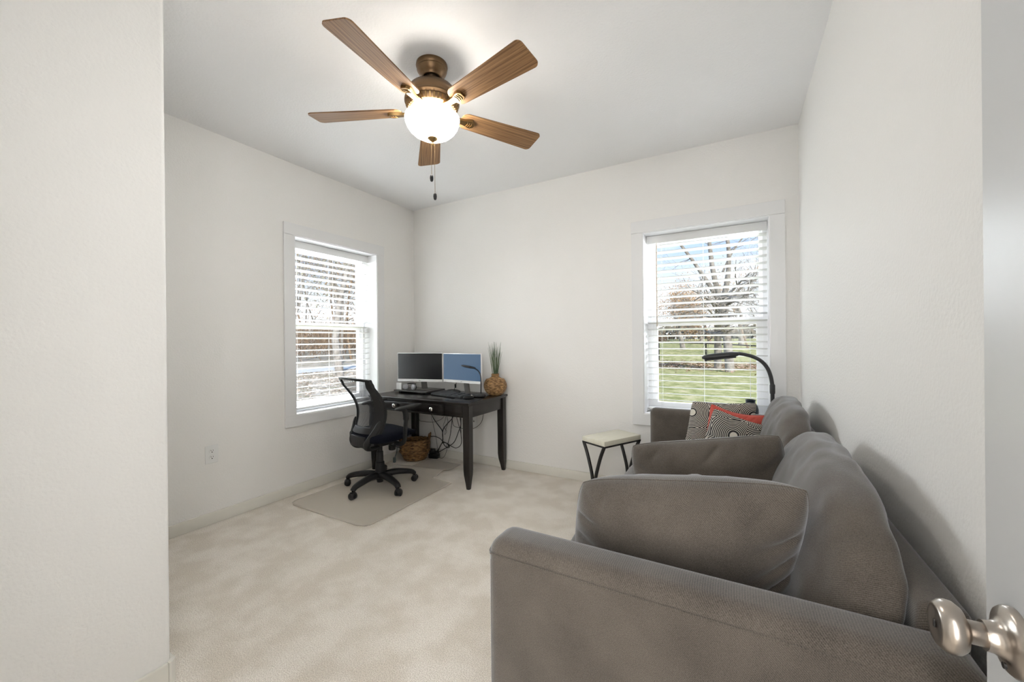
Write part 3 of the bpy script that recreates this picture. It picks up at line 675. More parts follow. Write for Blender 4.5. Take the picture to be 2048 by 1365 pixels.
# ------------------------------------------------------------------ desk
DX0, DX1, DY0, DY1, DZ = -3.165, -1.950, 2.705, 3.352, .735
desk = thing('desk', 'dark espresso writing desk in the corner under the monitors', 'desk', ((DX0 + DX1) / 2, (DY0 + DY1) / 2, 0))
b = B(); box(b, (DX0, DY0, DZ - .020), (DX1, DY1, DZ), .006, 3); box(b, (DX0 + .012, DY0 + .012, DZ - .030), (DX1 - .012, DY1 - .008, DZ - .020), .003, 2); link('desktop', b, M_wood, desk, 30)
az0, az1 = .600, DZ - .030; i_ = .024
b = B()
box(b, (DX1 - i_ - .020, DY0 + .03, az0), (DX1 - i_, DY1 - .03, az1), .002); box(b, (DX0 + i_, DY0 + .03, az0), (DX0 + i_ + .02, DY1 - .03, az1), .002)
box(b, (DX0 + .03, DY1 - .045, az0), (DX1 - .03, DY1 - .025, az1), .002)
box(b, (DX0 + .03, DY0 + i_ + .008, az0), (DX0 + .17, DY0 + i_ + .028, az1), .002); box(b, (DX1 - .30, DY0 + i_ + .008, az0), (DX1 - .03, DY0 + i_ + .028, az1), .002)
box(b, (DX0 + .17, DY0 + i_ + .008, az1 - .012), (DX1 - .30, DY0 + i_ + .028, az1), .001); box(b, (DX0 + .17, DY0 + i_, az0), (DX1 - .30, DY0 + i_ + .028, az0 + .016), .003)
for x_ in (DX0 + .165, DX1 - .305): box(b, (x_, DY0 + i_ - .002, az0), (x_ + .012, DY0 + i_ + .02, az1), .003)
link('apron', b, M_wood, desk, 30)
b = B(); dx0, dx1 = DX0 + .182, DX1 - .310
box(b, (dx0, DY0 + i_ + .002, az0 + .020), (dx1, DY0 + i_ + .020, az1 - .014), .003); dr = link('drawer', b, M_wood, desk, 30)
for fx in (.225, .855):
    x_ = dx0 + (dx1 - dx0) * fx
    b = B(); lathe(b, [(0, 0), (.008, 0), (.007, .010), (.012, .014), (.0195, .020), (.0195, .027), (.014, .034), (0, .037)], 24, Matrix.Translation((x_, DY0 + i_ + .003, .655)) @ Matrix.Rotation(R(90), 4, 'X')); link('knob', b, M_chrome, dr, 50)
for lx_, sgx in ((DX0 + .014, 1), (DX1 - .014, -1)):
    for ly_, sgy in ((DY0 + .014, 1), (DY1 - .010, -1)):
        bm = B(); s_ = .066
        x0, x1 = sorted((lx_, lx_ + sgx * s_)); y0, y1 = sorted((ly_, ly_ + sgy * s_))
        cx_, cy_ = (x0 + x1) / 2, (y0 + y1) / 2
        lv = []
        for z_, sc in ((0, .60), (.05, .72), (.115, .92), (.16, .98), (.55, 1.0), (az1, 1.0)):
            inset = (1 - sc)
            def cc(xx, yy):
                # taper mostly on the inner faces
                ix = xx if (xx - lx_) * sgx < .001 else xx - sgx * s_ * inset
                iy = yy if (yy - ly_) * sgy < .001 else yy - sgy * s_ * inset
                return ix + sgx * s_ * inset * .25 * (1 if (xx - lx_) * sgx < .001 else 0), iy + sgy * s_ * inset * .25 * (1 if (yy - ly_) * sgy < .001 else 0)
            c_ = .006; cs = []
            for (ax, ay, bx_, by_) in ((x0, y0, 1, 1), (x1, y0, -1, 1), (x1, y1, -1, -1), (x0, y1, 1, -1)):
                q = cc(ax, ay); cs.append((q, bx_, by_))
            rg = []
            order = [((0, 1), (1, 0)), ((1, 0), (0, 1)), ((0, 1), (1, 0)), ((1, 0), (0, 1))]
            for (q, bx_, by_), od in zip(cs, order):
                for o_ in od: rg.append(bm.verts.new((q[0] + o_[0] * bx_ * c_, q[1] + o_[1] * by_ * c_, z_)))
            lv.append(rg)
        for a, c in zip(lv, lv[1:]):
            for k in range(8): bm.faces.new((a[k], a[(k + 1) % 8], c[(k + 1) % 8], c[k]))
        bm.faces.new(lv[0][::-1]); bm.faces.new(lv[-1])
        link('leg', bm, M_wood, desk, 25)

# ------------------------------------------------------------------ monitors
def monitor(label, p0, p1, z0, z1, on, depth_off, stand_z):
    p0, p1 = Vector((*p0, 0)), Vector((*p1, 0)); L_ = (p1 - p0).length; c = (p0 + p1) / 2; ang = math.atan2(p1.y - p0.y, p1.x - p0.x)
    root = thing('monitor', label, 'monitor', (c.x, c.y, stand_z), ang, 'monitors on the desk')
    X = Matrix.Translation((c.x, c.y, 0)) @ Matrix.Rotation(ang, 4, 'Z'); h = L_ / 2
    b = B(); box(b, (-h, 0, z0), (h, .016, z1), .003, 2, X); box(b, (-h * .62, .014, z0 + .04), (h * .62, .042, z1 - .06), .010, 2, X); link('casing', b, M_silver, root, 30)
    b = B(); box(b, (-h + .005, -.0015, z0 + .026), (h - .005, .002, z1 - .006), .001, 1, X); link('screen', b, M_screen_on if on else M_screen_off, root)
    b = B(); box(b, (-h, -.0025, z0), (h, .001, z0 + .025), .001, 1, X); ch = link('chin', b, M_white, root)
    b = B(); box(b, (-.010, -.0035, z0 + .009), (.004, -.002, z0 + .014), .0005, 1, X); box(b, (.008, -.0035, z0 + .011), (.016, -.002, z0 + .013), .0003, 1, X); link('badge', b, M_grey, ch)
    b = B(); bk = X @ Matrix.Translation((.02, .062, stand_z)) @ Matrix.Rotation(R(9), 4, 'X')
    box(b, (-.030, -.008, 0), (.030, .008, z0 - stand_z + .09), .003, 2, bk); link('stand_neck', b, M_grey, root, 30)
    b = B(); box(b, (-.095, -.010, stand_z), (.105, .115, stand_z + .008), .003, 2, X); link('stand_base', b, M_grey, root, 30)
    return root
RZ = DZ + .028
monitor('left monitor with dark screen, turned towards the chair', (-3.062, 3.000), (-2.566, 3.118), .846, 1.140, False, 0, RZ)
monitor('right monitor showing a plain blue screen', (-2.556, 3.118), (-2.062, 3.060), .852, 1.136, True, 0, DZ)

# low riser under the left monitor
RX0, RX1, RY0, RY1 = -3.075, -2.645, 2.955, 3.250
ri = thing('monitor_riser', 'low dark board riser under the left monitor', 'riser', ((RX0 + RX1) / 2, (RY0 + RY1) / 2, DZ))
b = B(); box(b, (RX0, RY0, RZ - .012), (RX1, RY1, RZ), .002); link('board', b, M_slab, ri)
for x_ in (RX0 + .02, RX1 - .05):
    b = B(); box(b, (x_, RY0 + .05, DZ), (x_ + .03, RY1 - .01, RZ - .012), .001); link('foot', b, M_black, ri)
b = B(); box(b, (-3.070, 2.985, RZ), (-2.998, 2.999, RZ + .070), .004, 2)
tag(link('card_holder', b, M_white, None, 30), 'small square white card holder at the left end of the monitor riser', 'card holder')
hp = thing('headphones', 'silver and white headphones lying on the monitor riser', 'headphones', (-2.90, 3.02, RZ))
for cx_, cy_, yaw in ((-2.955, 3.005, .55), (-2.860, 3.015, -.1)):
    Xc = Matrix.Translation((cx_, cy_, RZ + .031)) @ Matrix.Rotation(yaw, 4, 'Z') @ Matrix.Rotation(R(90), 4, 'X')
    b = B(); lathe(b, [(0, -.012), (.026, -.012), (.031, -.006), (.031, .004), (.026, .010), (.018, .0125), (0, .0125)], 32, Xc); e_ = link('ear_cup', b, M_hp, hp, 40)
    b = B(); lathe(b, [(.012, -.020), (.022, -.021), (.029, -.016), (.029, -.009), (.012, -.009)], 32, Xc); link('ear_pad', b, M_black, e_, 50)
b = B(); tube(b, spline([(-2.955, 3.010, RZ + .055), (-2.945, 3.05, RZ + .06), (-2.905, 3.085, RZ + .055), (-2.868, 3.055, RZ + .06), (-2.860, 3.020, RZ + .055)], 6), .005, 8); link('headband', b, M_black, hp, 60)

# keyboard
ka = R(-14)
kx, ky_ = -2.355, 2.985
kbd = thing('keyboard', 'black full-size keyboard on the desk in front of the monitors', 'keyboard', (kx, ky_, DZ), ka)
Xk = Matrix.Translation((kx, ky_, DZ)) @ Matrix.Rotation(ka, 4, 'Z') @ Matrix.Rotation(R(5), 4, 'X')
b = B(); box(b, (-.225, -.075, .009), (.225, .070, .024), .004, 2, Xk); box(b, (-.22, .05, -.004), (-.19, .075, .012), .001, 1, Xk); box(b, (.19, .05, -.004), (.22, .075, .012), .001, 1, Xk); link('body', b, M_chair, kbd, 30)
b = B()
for r_ in range(6):
    x_ = -.213
    while x_ < .205:
        wk = .0165
        if r_ == 0 and -.12 < x_ < -.02: wk = .105
        if not (.065 < x_ + wk / 2 < .078 or .135 < x_ + wk / 2 < .147): box(b, (x_, -.070 + r_ * .0235, .022), (x_ + wk, -.070 + r_ * .0235 + .0185, .0305), .0018, 1, Xk)
        x_ += wk + .0028
link('keys', b, M_keys, kbd)
# mouse pad and mouse
pa = R(8)
Xp = Matrix.Translation((-2.088, 2.838, DZ)) @ Matrix.Rotation(pa, 4, 'Z')
b = B(); box(b, (-.125, -.10, 0), (.125, .10, .004), .0015, 1, Xp); tag(link('mouse_pad', b, M_cloth_mat), 'black cloth mouse pad at the right front corner of the desk', 'mouse pad')
ms = thing('mouse', 'black and silver computer mouse on the mouse pad', 'mouse', (-2.075, 2.875, DZ + .004))
b = B(); soft_box(b, (.060, .105, .036), 2.4, (0, 0, .1), 12, 0, 0, Matrix.Translation((-2.075, 2.875, DZ + .0195)) @ Matrix.Rotation(R(-25), 4, 'Z'), lambda c, q: Vector((c.x, c.y, max(c.z, -.0155)))); link('shell', b, M_chair, ms, 60)
b = B(); lathe(b, [(0, -.004), (.007, -.004), (.007, .004), (0, .004)], 14, Matrix.Translation((-2.062, 2.903, DZ + .034)) @ Matrix.Rotation(R(90), 4, 'Y')); link('scroll_wheel', b, M_chrome, ms)
# desk lamp
dlx, dly = -2.080, 3.060
dl = thing('desk_lamp', 'slim black gooseneck desk lamp beside the woven vase', 'lamp', (dlx, dly, DZ))
b = B(); soft_box(b, (.16, .100, .034), 3, (0, 0, 0), 12, 0, 0, Matrix.Translation((dlx - .018, dly - .015, DZ + .017)), lambda c, q: Vector((c.x, c.y, max(c.z, -.017)))); link('base', b, M_lamp, dl, 50)
b = B(); tube(b, spline([(dlx + .012, dly, DZ + .025), (dlx + .014, dly, .87), (dlx + .009, dly, .935), (dlx - .018, dly, .978), (dlx - .060, dly, 1.000)], 7), .0055, 10); link('gooseneck', b, M_lamp, dl, 60)
b = B(); soft_box(b, (.165, .034, .022), 2.6, (0, 0, 0), 10, 0, 0, Matrix.Translation((dlx - .128, dly, 1.012)) @ Matrix.Rotation(R(8), 4, 'Y')); link('lamp_head', b, M_lamp, dl, 50)
# small black camera hanging under the right monitor + dark hub behind keyboard
hb = thing('desk_hub', 'low black dome-shaped hub behind the keyboard', 'hub', (-2.46, 3.150, DZ))
b = B(); soft_box(b, (.17, .075, .045), 2.3, (0, 0, 0), 10, 0, 0, Matrix.Translation((-2.46, 3.150, DZ + .02)), lambda c, q: Vector((c.x, c.y, max(c.z, -.02)))); link('shell', b, M_chair, hb, 60)

b = B(); tube(b, spline([(-2.405, 3.135, .86), (-2.41, 3.125, .82), (-2.425, 3.12, .775), (-2.44, 3.13, DZ + .03)], 5), .003, 6); lathe(b, [(0, -.018), (.008, -.018), (.009, .018), (0, .018)], 12, Matrix.Translation((-2.412, 3.124, .815)))
tag(link('plug_cable', b, M_black, None, 50), 'short black cable with plug hanging below the right monitor', 'cable')

# ------------------------------------------------------------------ woven vase and grass
wx, wy = -2.022, 3.238
wv_ = thing('woven_vase', 'round woven seagrass vase on the back right corner of the desk', 'vase', (wx, wy, DZ))
def wobble_lathe(bm, prof, seg, X, amp, nz, ph=0.):
    """basket body: every profile ring is a strand that weaves in and out"""
    rings = []
    for j, (r_, z) in enumerate(prof):
        rings.append([bm.verts.new(X @ Vector(((r_ + amp * math.sin(nz * 2 * math.pi * k / seg + math.pi * j + ph)) * math.cos(2 * math.pi * k / seg), (r_ + amp * math.sin(nz * 2 * math.pi * k / seg + math.pi * j + ph)) * math.sin(2 * math.pi * k / seg), z + amp * .6 * mnoise.noise(Vector((k * .35, j * 1.7, 0)))))) for k in range(seg)])
    for a, c in zip(rings, rings[1:]):
        for k in range(seg): bm.faces.new((a[k], a[(k + 1) % seg], c[(k + 1) % seg], c[k]))
    return rings
b = B(); prof = []
for k in range(34):
    t_ = k / 33; z = .004 + .172 * t_; r_ = .045 + (.110 - .045) * math.sin(math.pi * min(1, (t_ * .93 + .035))) ** .62
    if t_ > .9: r_ = min(r_, .036 + (1 - t_) * .25)
    prof.append((r_ + (.0022 if k % 2 else -.0012), z))
wobble_lathe(b, prof, 72, Matrix.Translation((wx, wy, DZ)), .0022, 14)
lathe(b, [(0, 0), (.045, 0), (.047, .006)], 40, Matrix.Translation((wx, wy, DZ)))
link('body', b, M_seagrass, wv_, 70)
b = B()
for k in range(4): tube(b, [Vector((wx + .033 * math.cos(a * math.pi / 12), wy + .033 * math.sin(a * math.pi / 12), DZ + .177 + .008 * k)) for a in range(24)], .0048, 6, closed=True)
link('neck', b, M_seagrass, wv_, 60)
gm = mat('grass_blade_green', (.045, .085, .040), .6, color2=(.16, .20, .12), nscale=9)
b = B(); rg = random.Random(5)
for k in range(46):
    a = rg.uniform(0, 2 * math.pi); s_ = rg.uniform(0, .022); lean = rg.uniform(.006, .052); h_ = rg.uniform(.24, .36)
    x_, y_ = wx + s_ * math.cos(a), wy + s_ * math.sin(a)
    side = Vector((1, .3, 0)).normalized() * (1 if rg.random() < .5 else -1); dv = (Vector((math.cos(a), math.sin(a), 0)) * .6 + side * .7) * lean
    dv.y *= .5
    tube(b, spline([(x_, y_, DZ + .05), (x_ + dv.x * .15, y_ + dv.y * .15, DZ + .19), (x_ + dv.x * .5, y_ + dv.y * .5, DZ + .17 + h_ * .5), (x_ + dv.x, y_ + dv.y, DZ + .155 + h_)], 4), [.0026] * 9 + [.0020, .0015, .0010, .0006], 5, flat=(1, .5))
tag(link('grass_stems', b, gm, None, 60), 'thin green grass stems standing in the woven vase', 'plant')

# ------------------------------------------------------------------ wicker basket, adapter and cables under the desk
bx_, by_ = -2.985, 3.160
bk = thing('wicker_basket', 'brown willow basket with two handles under the desk', 'basket', (bx_, by_, 0), R(43))
Xw = Matrix.Translation((bx_, by_, 0)) @ Matrix.Rotation(R(43), 4, 'Z') @ Matrix.Diagonal((1.12, .86, 1, 1))
b = B(); prof = []
for k in range(24):
    t_ = k / 23; z = .012 + .195 * t_; r_ = .100 + .040 * math.sin(t_ * 1.9) ; prof.append((r_ + (.004 if k % 2 else -.002), z))
wobble_lathe(b, prof, 64, Xw, .0035, 12)
inn = [(r_ - .012, z) for r_, z in prof][::-1]
wobble_lathe(b, inn, 64, Xw, .002, 12, 1.5)
lathe(b, [(0, .008), (.100, .008), (.104, .016)], 40, Xw); link('body', b, M_wicker, bk, 70)
b = B()
for zz, rr in ((.205, .132), (.214, .136), (.214, .126), (.10, .139)):
    for ph in (0, 1):
        tube(b, [Xw @ Vector(((rr + .004 * math.sin(a * .9 + ph * math.pi)) * math.cos(a * math.pi / 30), (rr + .004 * math.sin(a * .9 + ph * math.pi)) * math.sin(a * math.pi / 30), zz + .004 * math.cos(a * .9 + ph * math.pi))) for a in range(60)], .0055, 6, closed=True)
link('braided_rim', b, M_wicker, bk, 70)
for sg in (-1, 1):
    b = B()
    for o_ in (-.006, .006):
        tube(b, [Xw @ Vector(q) for q in spline([(sg * .128, -.052, .19), (sg * (.136 + o_), -.040, .245), (sg * (.140 + o_), 0, .272 + o_), (sg * (.136 + o_), .040, .245), (sg * .128, .052, .19)], 6)], .0075, 7)
    link('handle', b, M_wicker, bk, 70)
b = B(); Xa = Matrix.Translation((-2.845, 3.305, 0)) @ Matrix.Rotation(R(12), 4, 'Z')
box(b, (-.055, -.034, 0), (.055, .034, .050), .010, 2, Xa); box(b, (-.050, -.028, .048), (.010, .026, .100), .010, 2, Xa @ Matrix.Rotation(R(14), 4, 'Z')); box(b, (.010, -.030, .046), (.050, .020, .078), .008, 2, Xa)
tag(link('power_adapter', b, M_black, None, 30), 'black power adapters heaped on the carpet right of the basket', 'power adapter')
CAB = {
 'a': ([(-2.90, 3.30, .62), (-2.865, 3.3, .459), (-2.811, 3.3, .389), (-2.744, 3.3, .325), (-2.726, 3.3, .292), (-2.723, 3.3, .229), (-2.723, 3.3, .194), (-2.697, 3.3, .152), (-2.653, 3.3, .135), (-2.634, 3.3, .149), (-2.653, 3.3, .171), (-2.696, 3.3, .184), (-2.741, 3.3, .164), (-2.80, 3.31, .075)], .0042, 'thick black cable under the desk that loops back at its lower end'),
 'b': ([(-2.53, 3.28, .62), (-2.568, 3.28, .47), (-2.634, 3.28, .402), (-2.696, 3.28, .334), (-2.71, 3.28, .27), (-2.706, 3.28, .208), (-2.743, 3.28, .141), (-2.80, 3.30, .08)], .0042, 'thick black cable curving left from under the desk to the adapters'),
 'c': ([(-2.59, 3.32, .62), (-2.608, 3.32, .452), (-2.622, 3.32, .361), (-2.641, 3.32, .255), (-2.669, 3.32, .175), (-2.66, 3.32, .141)], .0036, 'black cable hanging nearly straight down into the tangle'),
 'd': ([(-2.47, 3.26, .62), (-2.464, 3.26, .489), (-2.452, 3.26, .403), (-2.482, 3.26, .332), (-2.534, 3.26, .225), (-2.603, 3.26, .169), (-2.665, 3.26, .134), (-2.78, 3.29, .070)], .0042, 'black cable swinging in a wide arc beside the front right desk leg'),
 'e': ([(-2.98, 3.33, .20), (-2.931, 3.33, .214), (-2.856, 3.33, .226), (-2.784, 3.33, .209), (-2.748, 3.33, .185), (-2.677, 3.33, .165), (-2.624, 3.33, .144), (-2.572, 3.33, .136), (-2.52, 3.33, .163), (-2.499, 3.33, .214), (-2.506, 3.33, .316), (-2.50, 3.33, .62)], .0036, 'black cable arching out from behind the basket and back up'),
 'f': ([(-3.13, 3.365, .60), (-3.12, 3.365, .389), (-3.033, 3.362, .365), (-2.919, 3.36, .368), (-2.826, 3.345, .394), (-2.735, 3.34, .452), (-2.66, 3.34, .62)], .0024, 'thin grey cable slung across the wall near the desk back leg'),
 'g': ([(-2.92, 3.335, .62), (-2.909, 3.335, .453), (-2.878, 3.335, .34), (-2.851, 3.335, .243), (-2.834, 3.335, .159), (-2.824, 3.335, .080)], .0020, 'thinnest grey cable dropping straight behind the basket handle'),
 'h': ([(-2.22, 3.345, .62), (-2.23, 3.345, .541), (-2.255, 3.345, .439), (-2.321, 3.345, .376), (-2.403, 3.345, .347), (-2.512, 3.345, .346), (-2.603, 3.345, .358), (-2.624, 3.345, .398), (-2.632, 3.345, .46), (-2.64, 3.345, .62)], .0024, 'thin dark cable sagging in front of the outlet right of the leg'),
 'i': ([(-2.71, 3.36, .62), (-2.711, 3.36, .445), (-2.699, 3.36, .397), (-2.727, 3.36, .31), (-2.745, 3.36, .251), (-2.718, 3.36, .29), (-2.762, 3.36, .342), (-2.734, 3.36, .415), (-2.68, 3.36, .62)], .0020, 'thin grey cable twisted on itself in the middle of the tangle'),
 'j': ([(-2.57, 3.31, .62), (-2.544, 3.31, .467), (-2.511, 3.31, .367), (-2.491, 3.31, .30)], .0030, 'short black cable end passing behind the front right desk leg'),
 'k': ([(-2.67, 3.3, .187), (-2.669, 3.3, .117), (-2.698, 3.3, .045), (-2.74, 3.3, .012), (-2.79, 3.31, .02), (-2.80, 3.31, .06)], .0024, 'grey cable loop touching the carpet beside the adapters')}
M_cable = mat('grey_cable', (.09, .09, .09), .5)
for key, (pts, r_, lab) in CAB.items():
    b = B(); tube(b, spline(pts, 5), r_, 7); tag(link('cable', b, M_cable if lab.find('grey') >= 0 else M_black, None, 60), lab, 'cable', 'cables under the desk')
b = B(); tube(b, spline([(-3.06, 2.98, .17), (-3.075, 2.985, .11), (-3.10, 2.99, .06), (-3.105, 2.985, .02)], 5), .0045, 8); box(b, (-3.118, 2.972, .0), (-3.094, 2.998, .055), .006, 2)
tag(link('plug_cable', b, mat('teal_grey_plastic', (.10, .125, .125), .4), None, 40), 'grey cable end with plug hanging left of the basket', 'cable')

# ------------------------------------------------------------------ chair mat
def mat_pts():
    main = [(-3.045, 1.835), (-2.175, 1.812), (-2.195, 2.792)]
    return main
b = B(); nx, ny = 34, 52; gv = {}
def mat_point(u, v):
    # v 0..1 along y; the lip under the desk is narrower
    y_ = 1.822 + v * 1.40
    if y_ < 2.79: x0, x1 = -3.050, -2.182
    else: x0, x1 = (-2.950 if y_ < 2.92 else -2.835), -2.425
    x_ = x0 + (x1 - x0) * u
    # crease where the lip lifts, and gentle waves
    z = .0045 + .0022 * (1 + mnoise.noise(Vector((x_ * 3.1, y_ * 3.1, 2.)))) + .026 * math.exp(-((y_ - 2.90 - .10 * (u - .5)) / .055) ** 2) * (1 if y_ > 2.79 else math.exp(-((y_ - 2.79) / .05) ** 2))
    if y_ >= 2.79: z += .004
    return Vector((x_, y_, z))
rows = []
for j in range(ny + 1): rows.append([mat_point(i / nx, j / ny) for i in range(nx + 1)])
# rounded front corners
for j in range(ny + 1):
    for i in range(nx + 1):
        p = rows[j][i]
        if p.y < 1.90:
            d = 1.90 - p.y; ins = .078 - math.sqrt(max(0, .078 ** 2 - d * d)); cxm = -2.616
            p.x = cxm + (p.x - cxm) * (1 - ins / .434)
V = [[b.verts.new(p) for p in r_] for r_ in rows]
for j in range(ny):
    for i in range(nx): b.faces.new((V[j][i], V[j][i + 1], V[j + 1][i + 1], V[j + 1][i]))
cm = link('chair_mat', b, M_matp, None, 60); tag(cm, 'clear vinyl chair mat on the carpet under the office chair', 'chair mat')
so = cm.modifiers.new('thick', 'SOLIDIFY'); so.thickness = .003; so.offset = 1

# ------------------------------------------------------------------ office chair
ox, oy = -2.680, 2.410
CZ = .009                                     # wheels stand on the mat
chair = thing('office_chair', 'black mesh-back office chair with navy seat on the clear mat', 'chair', (ox, oy, CZ), R(80))
Xo = Matrix.Translation((ox, oy, CZ)) @ Matrix.Rotation(R(80), 4, 'Z')        # local +X is the way the chair faces
b = B(); lathe(b, [(0, .045), (.026, .045), (.028, .060), (.036, .075), (.046, .105), (.046, .135), (0, .135)], 28, Xo); link('hub', b, M_black, chair, 40)
for k in range(5):
    a = R(-86 + 72 * k); d = Vector((math.cos(a), math.sin(a), 0)); o_ = Vector((ox, oy, CZ))
    pts = spline([o_ + d * .02 + Vector((0, 0, .105)), o_ + d * .12 + Vector((0, 0, .112)), o_ + d * .22 + Vector((0, 0, .100)), o_ + d * .275 + Vector((0, 0, .086)), o_ + d * .298 + Vector((0, 0, .066))], 5)
    b = B(); tube(b, pts, [.037 - .014 * i / (len(pts) - 1) for i in range(len(pts))], 10, flat=(.80, 1.0)); lg = link('base_leg', b, M_black, chair, 50)
    cw_ = o_ + d * .298; sd = Vector((-d.y, d.x, 0)); tw = R(30 * k)
    ax = (d * math.cos(tw) + sd * math.sin(tw))
    b = B(); tube(b, [cw_ + Vector((0, 0, .045)), cw_ + Vector((0, 0, .075))], .008, 8)
    for s_ in (-1, 1):
        c_ = cw_ + ax * s_ * .015 + Vector((0, 0, .027)); q = Matrix.Translation(c_) @ Vector((0, 0, 1)).rotation_difference(ax).to_matrix().to_4x4()
        lathe(b, [(0, -.011), (.022, -.011), (.027, -.007), (.027, .007), (.022, .011), (0, .011)], 22, q)
    tube(b, [cw_ - ax * .016 + Vector((0, 0, .040)), cw_ + ax * .016 + Vector((0, 0, .040))], .020, 14)
    link('caster', b, M_black, lg, 40)
b = B(); lathe(b, [(0, .10), (.042, .10), (.037, .215), (.030, .222), (.028, .305), (.022, .31), (.022, .390), (0, .390)], 28, Xo); link('gas_column', b, M_chair, chair, 40)
b = B(); box(b, (-.10, -.075, .362), (.10, .075, .415), .010, 2, Xo); lathe(b, [(0, .310), (.026, .310), (.030, .318), (.030, .35), (0, .35)], 20, Xo @ Matrix.Translation((.085, -.055, 0))); link('tilt_mechanism', b, M_black, chair, 40)
b = B(); tube(b, [Xo @ Vector(q) for q in ((.05, -.07, .36), (.07, -.16, .352), (.075, -.205, .350))], .004, 8); link('lever', b, M_black, chair, 50)
def seat_shape(c, q):
    if q.z < 0: c.z += .042 * max(0, q.x)
    c.z -= .035 * max(0, q.x - .35) ** 2 * 2.2
    return c
b = B(); soft_box(b, (.46, .47, .088), 4.2, (0, 0, .14), 18, 0, .002, Xo @ Matrix.Translation((.035, 0, .458)), seat_shape); link('seat', b, M_navy, chair, 180)
# backrest: curved frame around mesh
def back_pt(u, v, off=0.):
    """u -1..1 across, v 0..1 up; chair-local"""
    hw2 = .196 + .041 * min(1, v * 1.25) ** .9
    z = .500 + .460 * v
    lean = -.190 + .060 * math.sin(math.pi * min(1, v * 1.2)) - .085 * v * v
    fwd = .075 * (abs(u) ** 2.2) * (1 - .35 * v)
    zz = z - .012 * u * u * (v > .9)
    return Vector((lean + fwd + off, u * hw2, zz))
ms_ = B(); grid_surface(ms_, lambda u, v: Xo @ back_pt((-1 + 2 * u) * (.52 + .38 * v ** .8), .06 + .89 * v), 20, 22); link('back_mesh', ms_, M_mesh, chair, 180)
b = B(); ringp = []
for k in range(14): ringp.append((-1 + 2 * k / 14, 1.0))
for k in range(18): ringp.append((1, 1 - k / 18))
for k in range(14): ringp.append((1 - 2 * k / 14, 0.0))
for k in range(18): ringp.append((-1, k / 18))
# frame as a band: outer edge, inner edge, with thickness
def band(i, inner, off):
    u, v = ringp[i]
    if inner:
        wv2 = .17 + .27 * (1 - v) ** .8          # sides are wide
        u2 = max(-1 + wv2, min(1 - wv2, u)); v2 = max(.10, min(.955, v))
        return Xo @ back_pt(u2, v2, off)
    return Xo @ back_pt(u, v, off)
n_ = len(ringp)
loops = [[b.verts.new(band(i, inn_, off)) for i in range(n_)] for inn_, off in ((0, -.016), (0, .012), (1, .008), (1, -.012))]
for a in range(4):
    for i in range(n_): b.faces.new((loops[a][i], loops[a][(i + 1) % n_], loops[(a + 1) % 4][(i + 1) % n_], loops[(a + 1) % 4][i]))
fr = link('back_frame', b, M_chair, chair, 60)
mod = fr.modifiers.new('bev', 'BEVEL'); mod.width = .004; mod.segments = 2; mod.limit_method = 'ANGLE'
for s_ in (-1, 1):
    b = B(); tube(b, [Xo @ Vector(q) for q in spline([(-.112, s_ * .190, .60), (-.130, s_ * .176, .54), (-.165, s_ * .148, .475), (-.190, s_ * .116, .415), (-.160, s_ * .092, .372), (-.06, s_ * .07, .362)], 6)], [.008, .014, .019, .023, .026] + [.028] * 26, 10, flat=(1.0, .62)); link('back_bracket', b, M_chair, chair, 60)
b = B(); box(b, (-.012, -.11, -.045), (.012, .11, .045), .008, 2, Xo @ Matrix.Translation((-.196, 0, .430))); link('back_bridge', b, M_black, chair, 40)
for s_ in (-1, 1):
    b = B(); tube(b, [Xo @ Vector(q) for q in spline([(.06, s_ * .13, .385), (.07, s_ * .205, .388), (.072, s_ * .252, .425), (.074, s_ * .262, .50), (.082, s_ * .262, .60), (.078, s_ * .258, .660), (.05, s_ * .256, .688)], 6)], [.018] * 12 + [.020] * 12 + [.026] * 13, 10, flat=(1.15, .6)); am = link('armrest', b, M_chair, chair, 60)
    b = B(); soft_box(b, (.255, .066, .026), 3.2, (0, 0, 0), 14, 0, 0, Xo @ Matrix.Translation((.112, s_ * .256, .698)) @ Matrix.Rotation(R(-4), 4, 'Y')); link('arm_pad', b, M_chair, am, 60)

# ------------------------------------------------------------------ outside: ground
def gz(x_, y_):
    """ground height: level near the house, rising gently past the back fence"""
    def up(t): t = max(0., min(1., t)); return t * t * (3 - 2 * t)
    return -.40 + 1.65 * up((y_ - 22) / 45) + .9 * up((-x_ - 22) / 40)
def ground_mat(name, a, b2, c2, s1):
    m = bpy.data.materials.new(name); m.use_nodes = True; t = m.node_tree; b = t.nodes['Principled BSDF']; b.inputs['Roughness'].default_value = .95; b.inputs['Specular IOR Level'].default_value = .1
    c = N(t, 'ShaderNodeTexCoord'); n = N(t, 'ShaderNodeTexNoise'); n.inputs['Scale'].default_value = s1; n.inputs['Detail'].default_value = 8; n.inputs['Roughness'].default_value = .7
    r = N(t, 'ShaderNodeValToRGB'); r.color_ramp.elements[0].position = .36; r.color_ramp.elements[1].position = .64
    r.color_ramp.elements[0].color = (*a, 1); r.color_ramp.elements[1].color = (*c2, 1); k = r.color_ramp.elements.new(.5); k.color = (*b2, 1)
    L = t.links.new; L(c.outputs['Object'], n.inputs['Vector']); L(n.outputs['Fac'], r.inputs[0]); L(r.outputs[0], b.inputs['Base Color']); return m
M_lawn = ground_mat('autumn_lawn', (.19, .205, .065), (.36, .345, .15), (.56, .47, .29), 2.3)
M_forest = ground_mat('leaf_strewn_ground', (.28, .26, .17), (.45, .38, .30), (.64, .58, .52), 1.8)
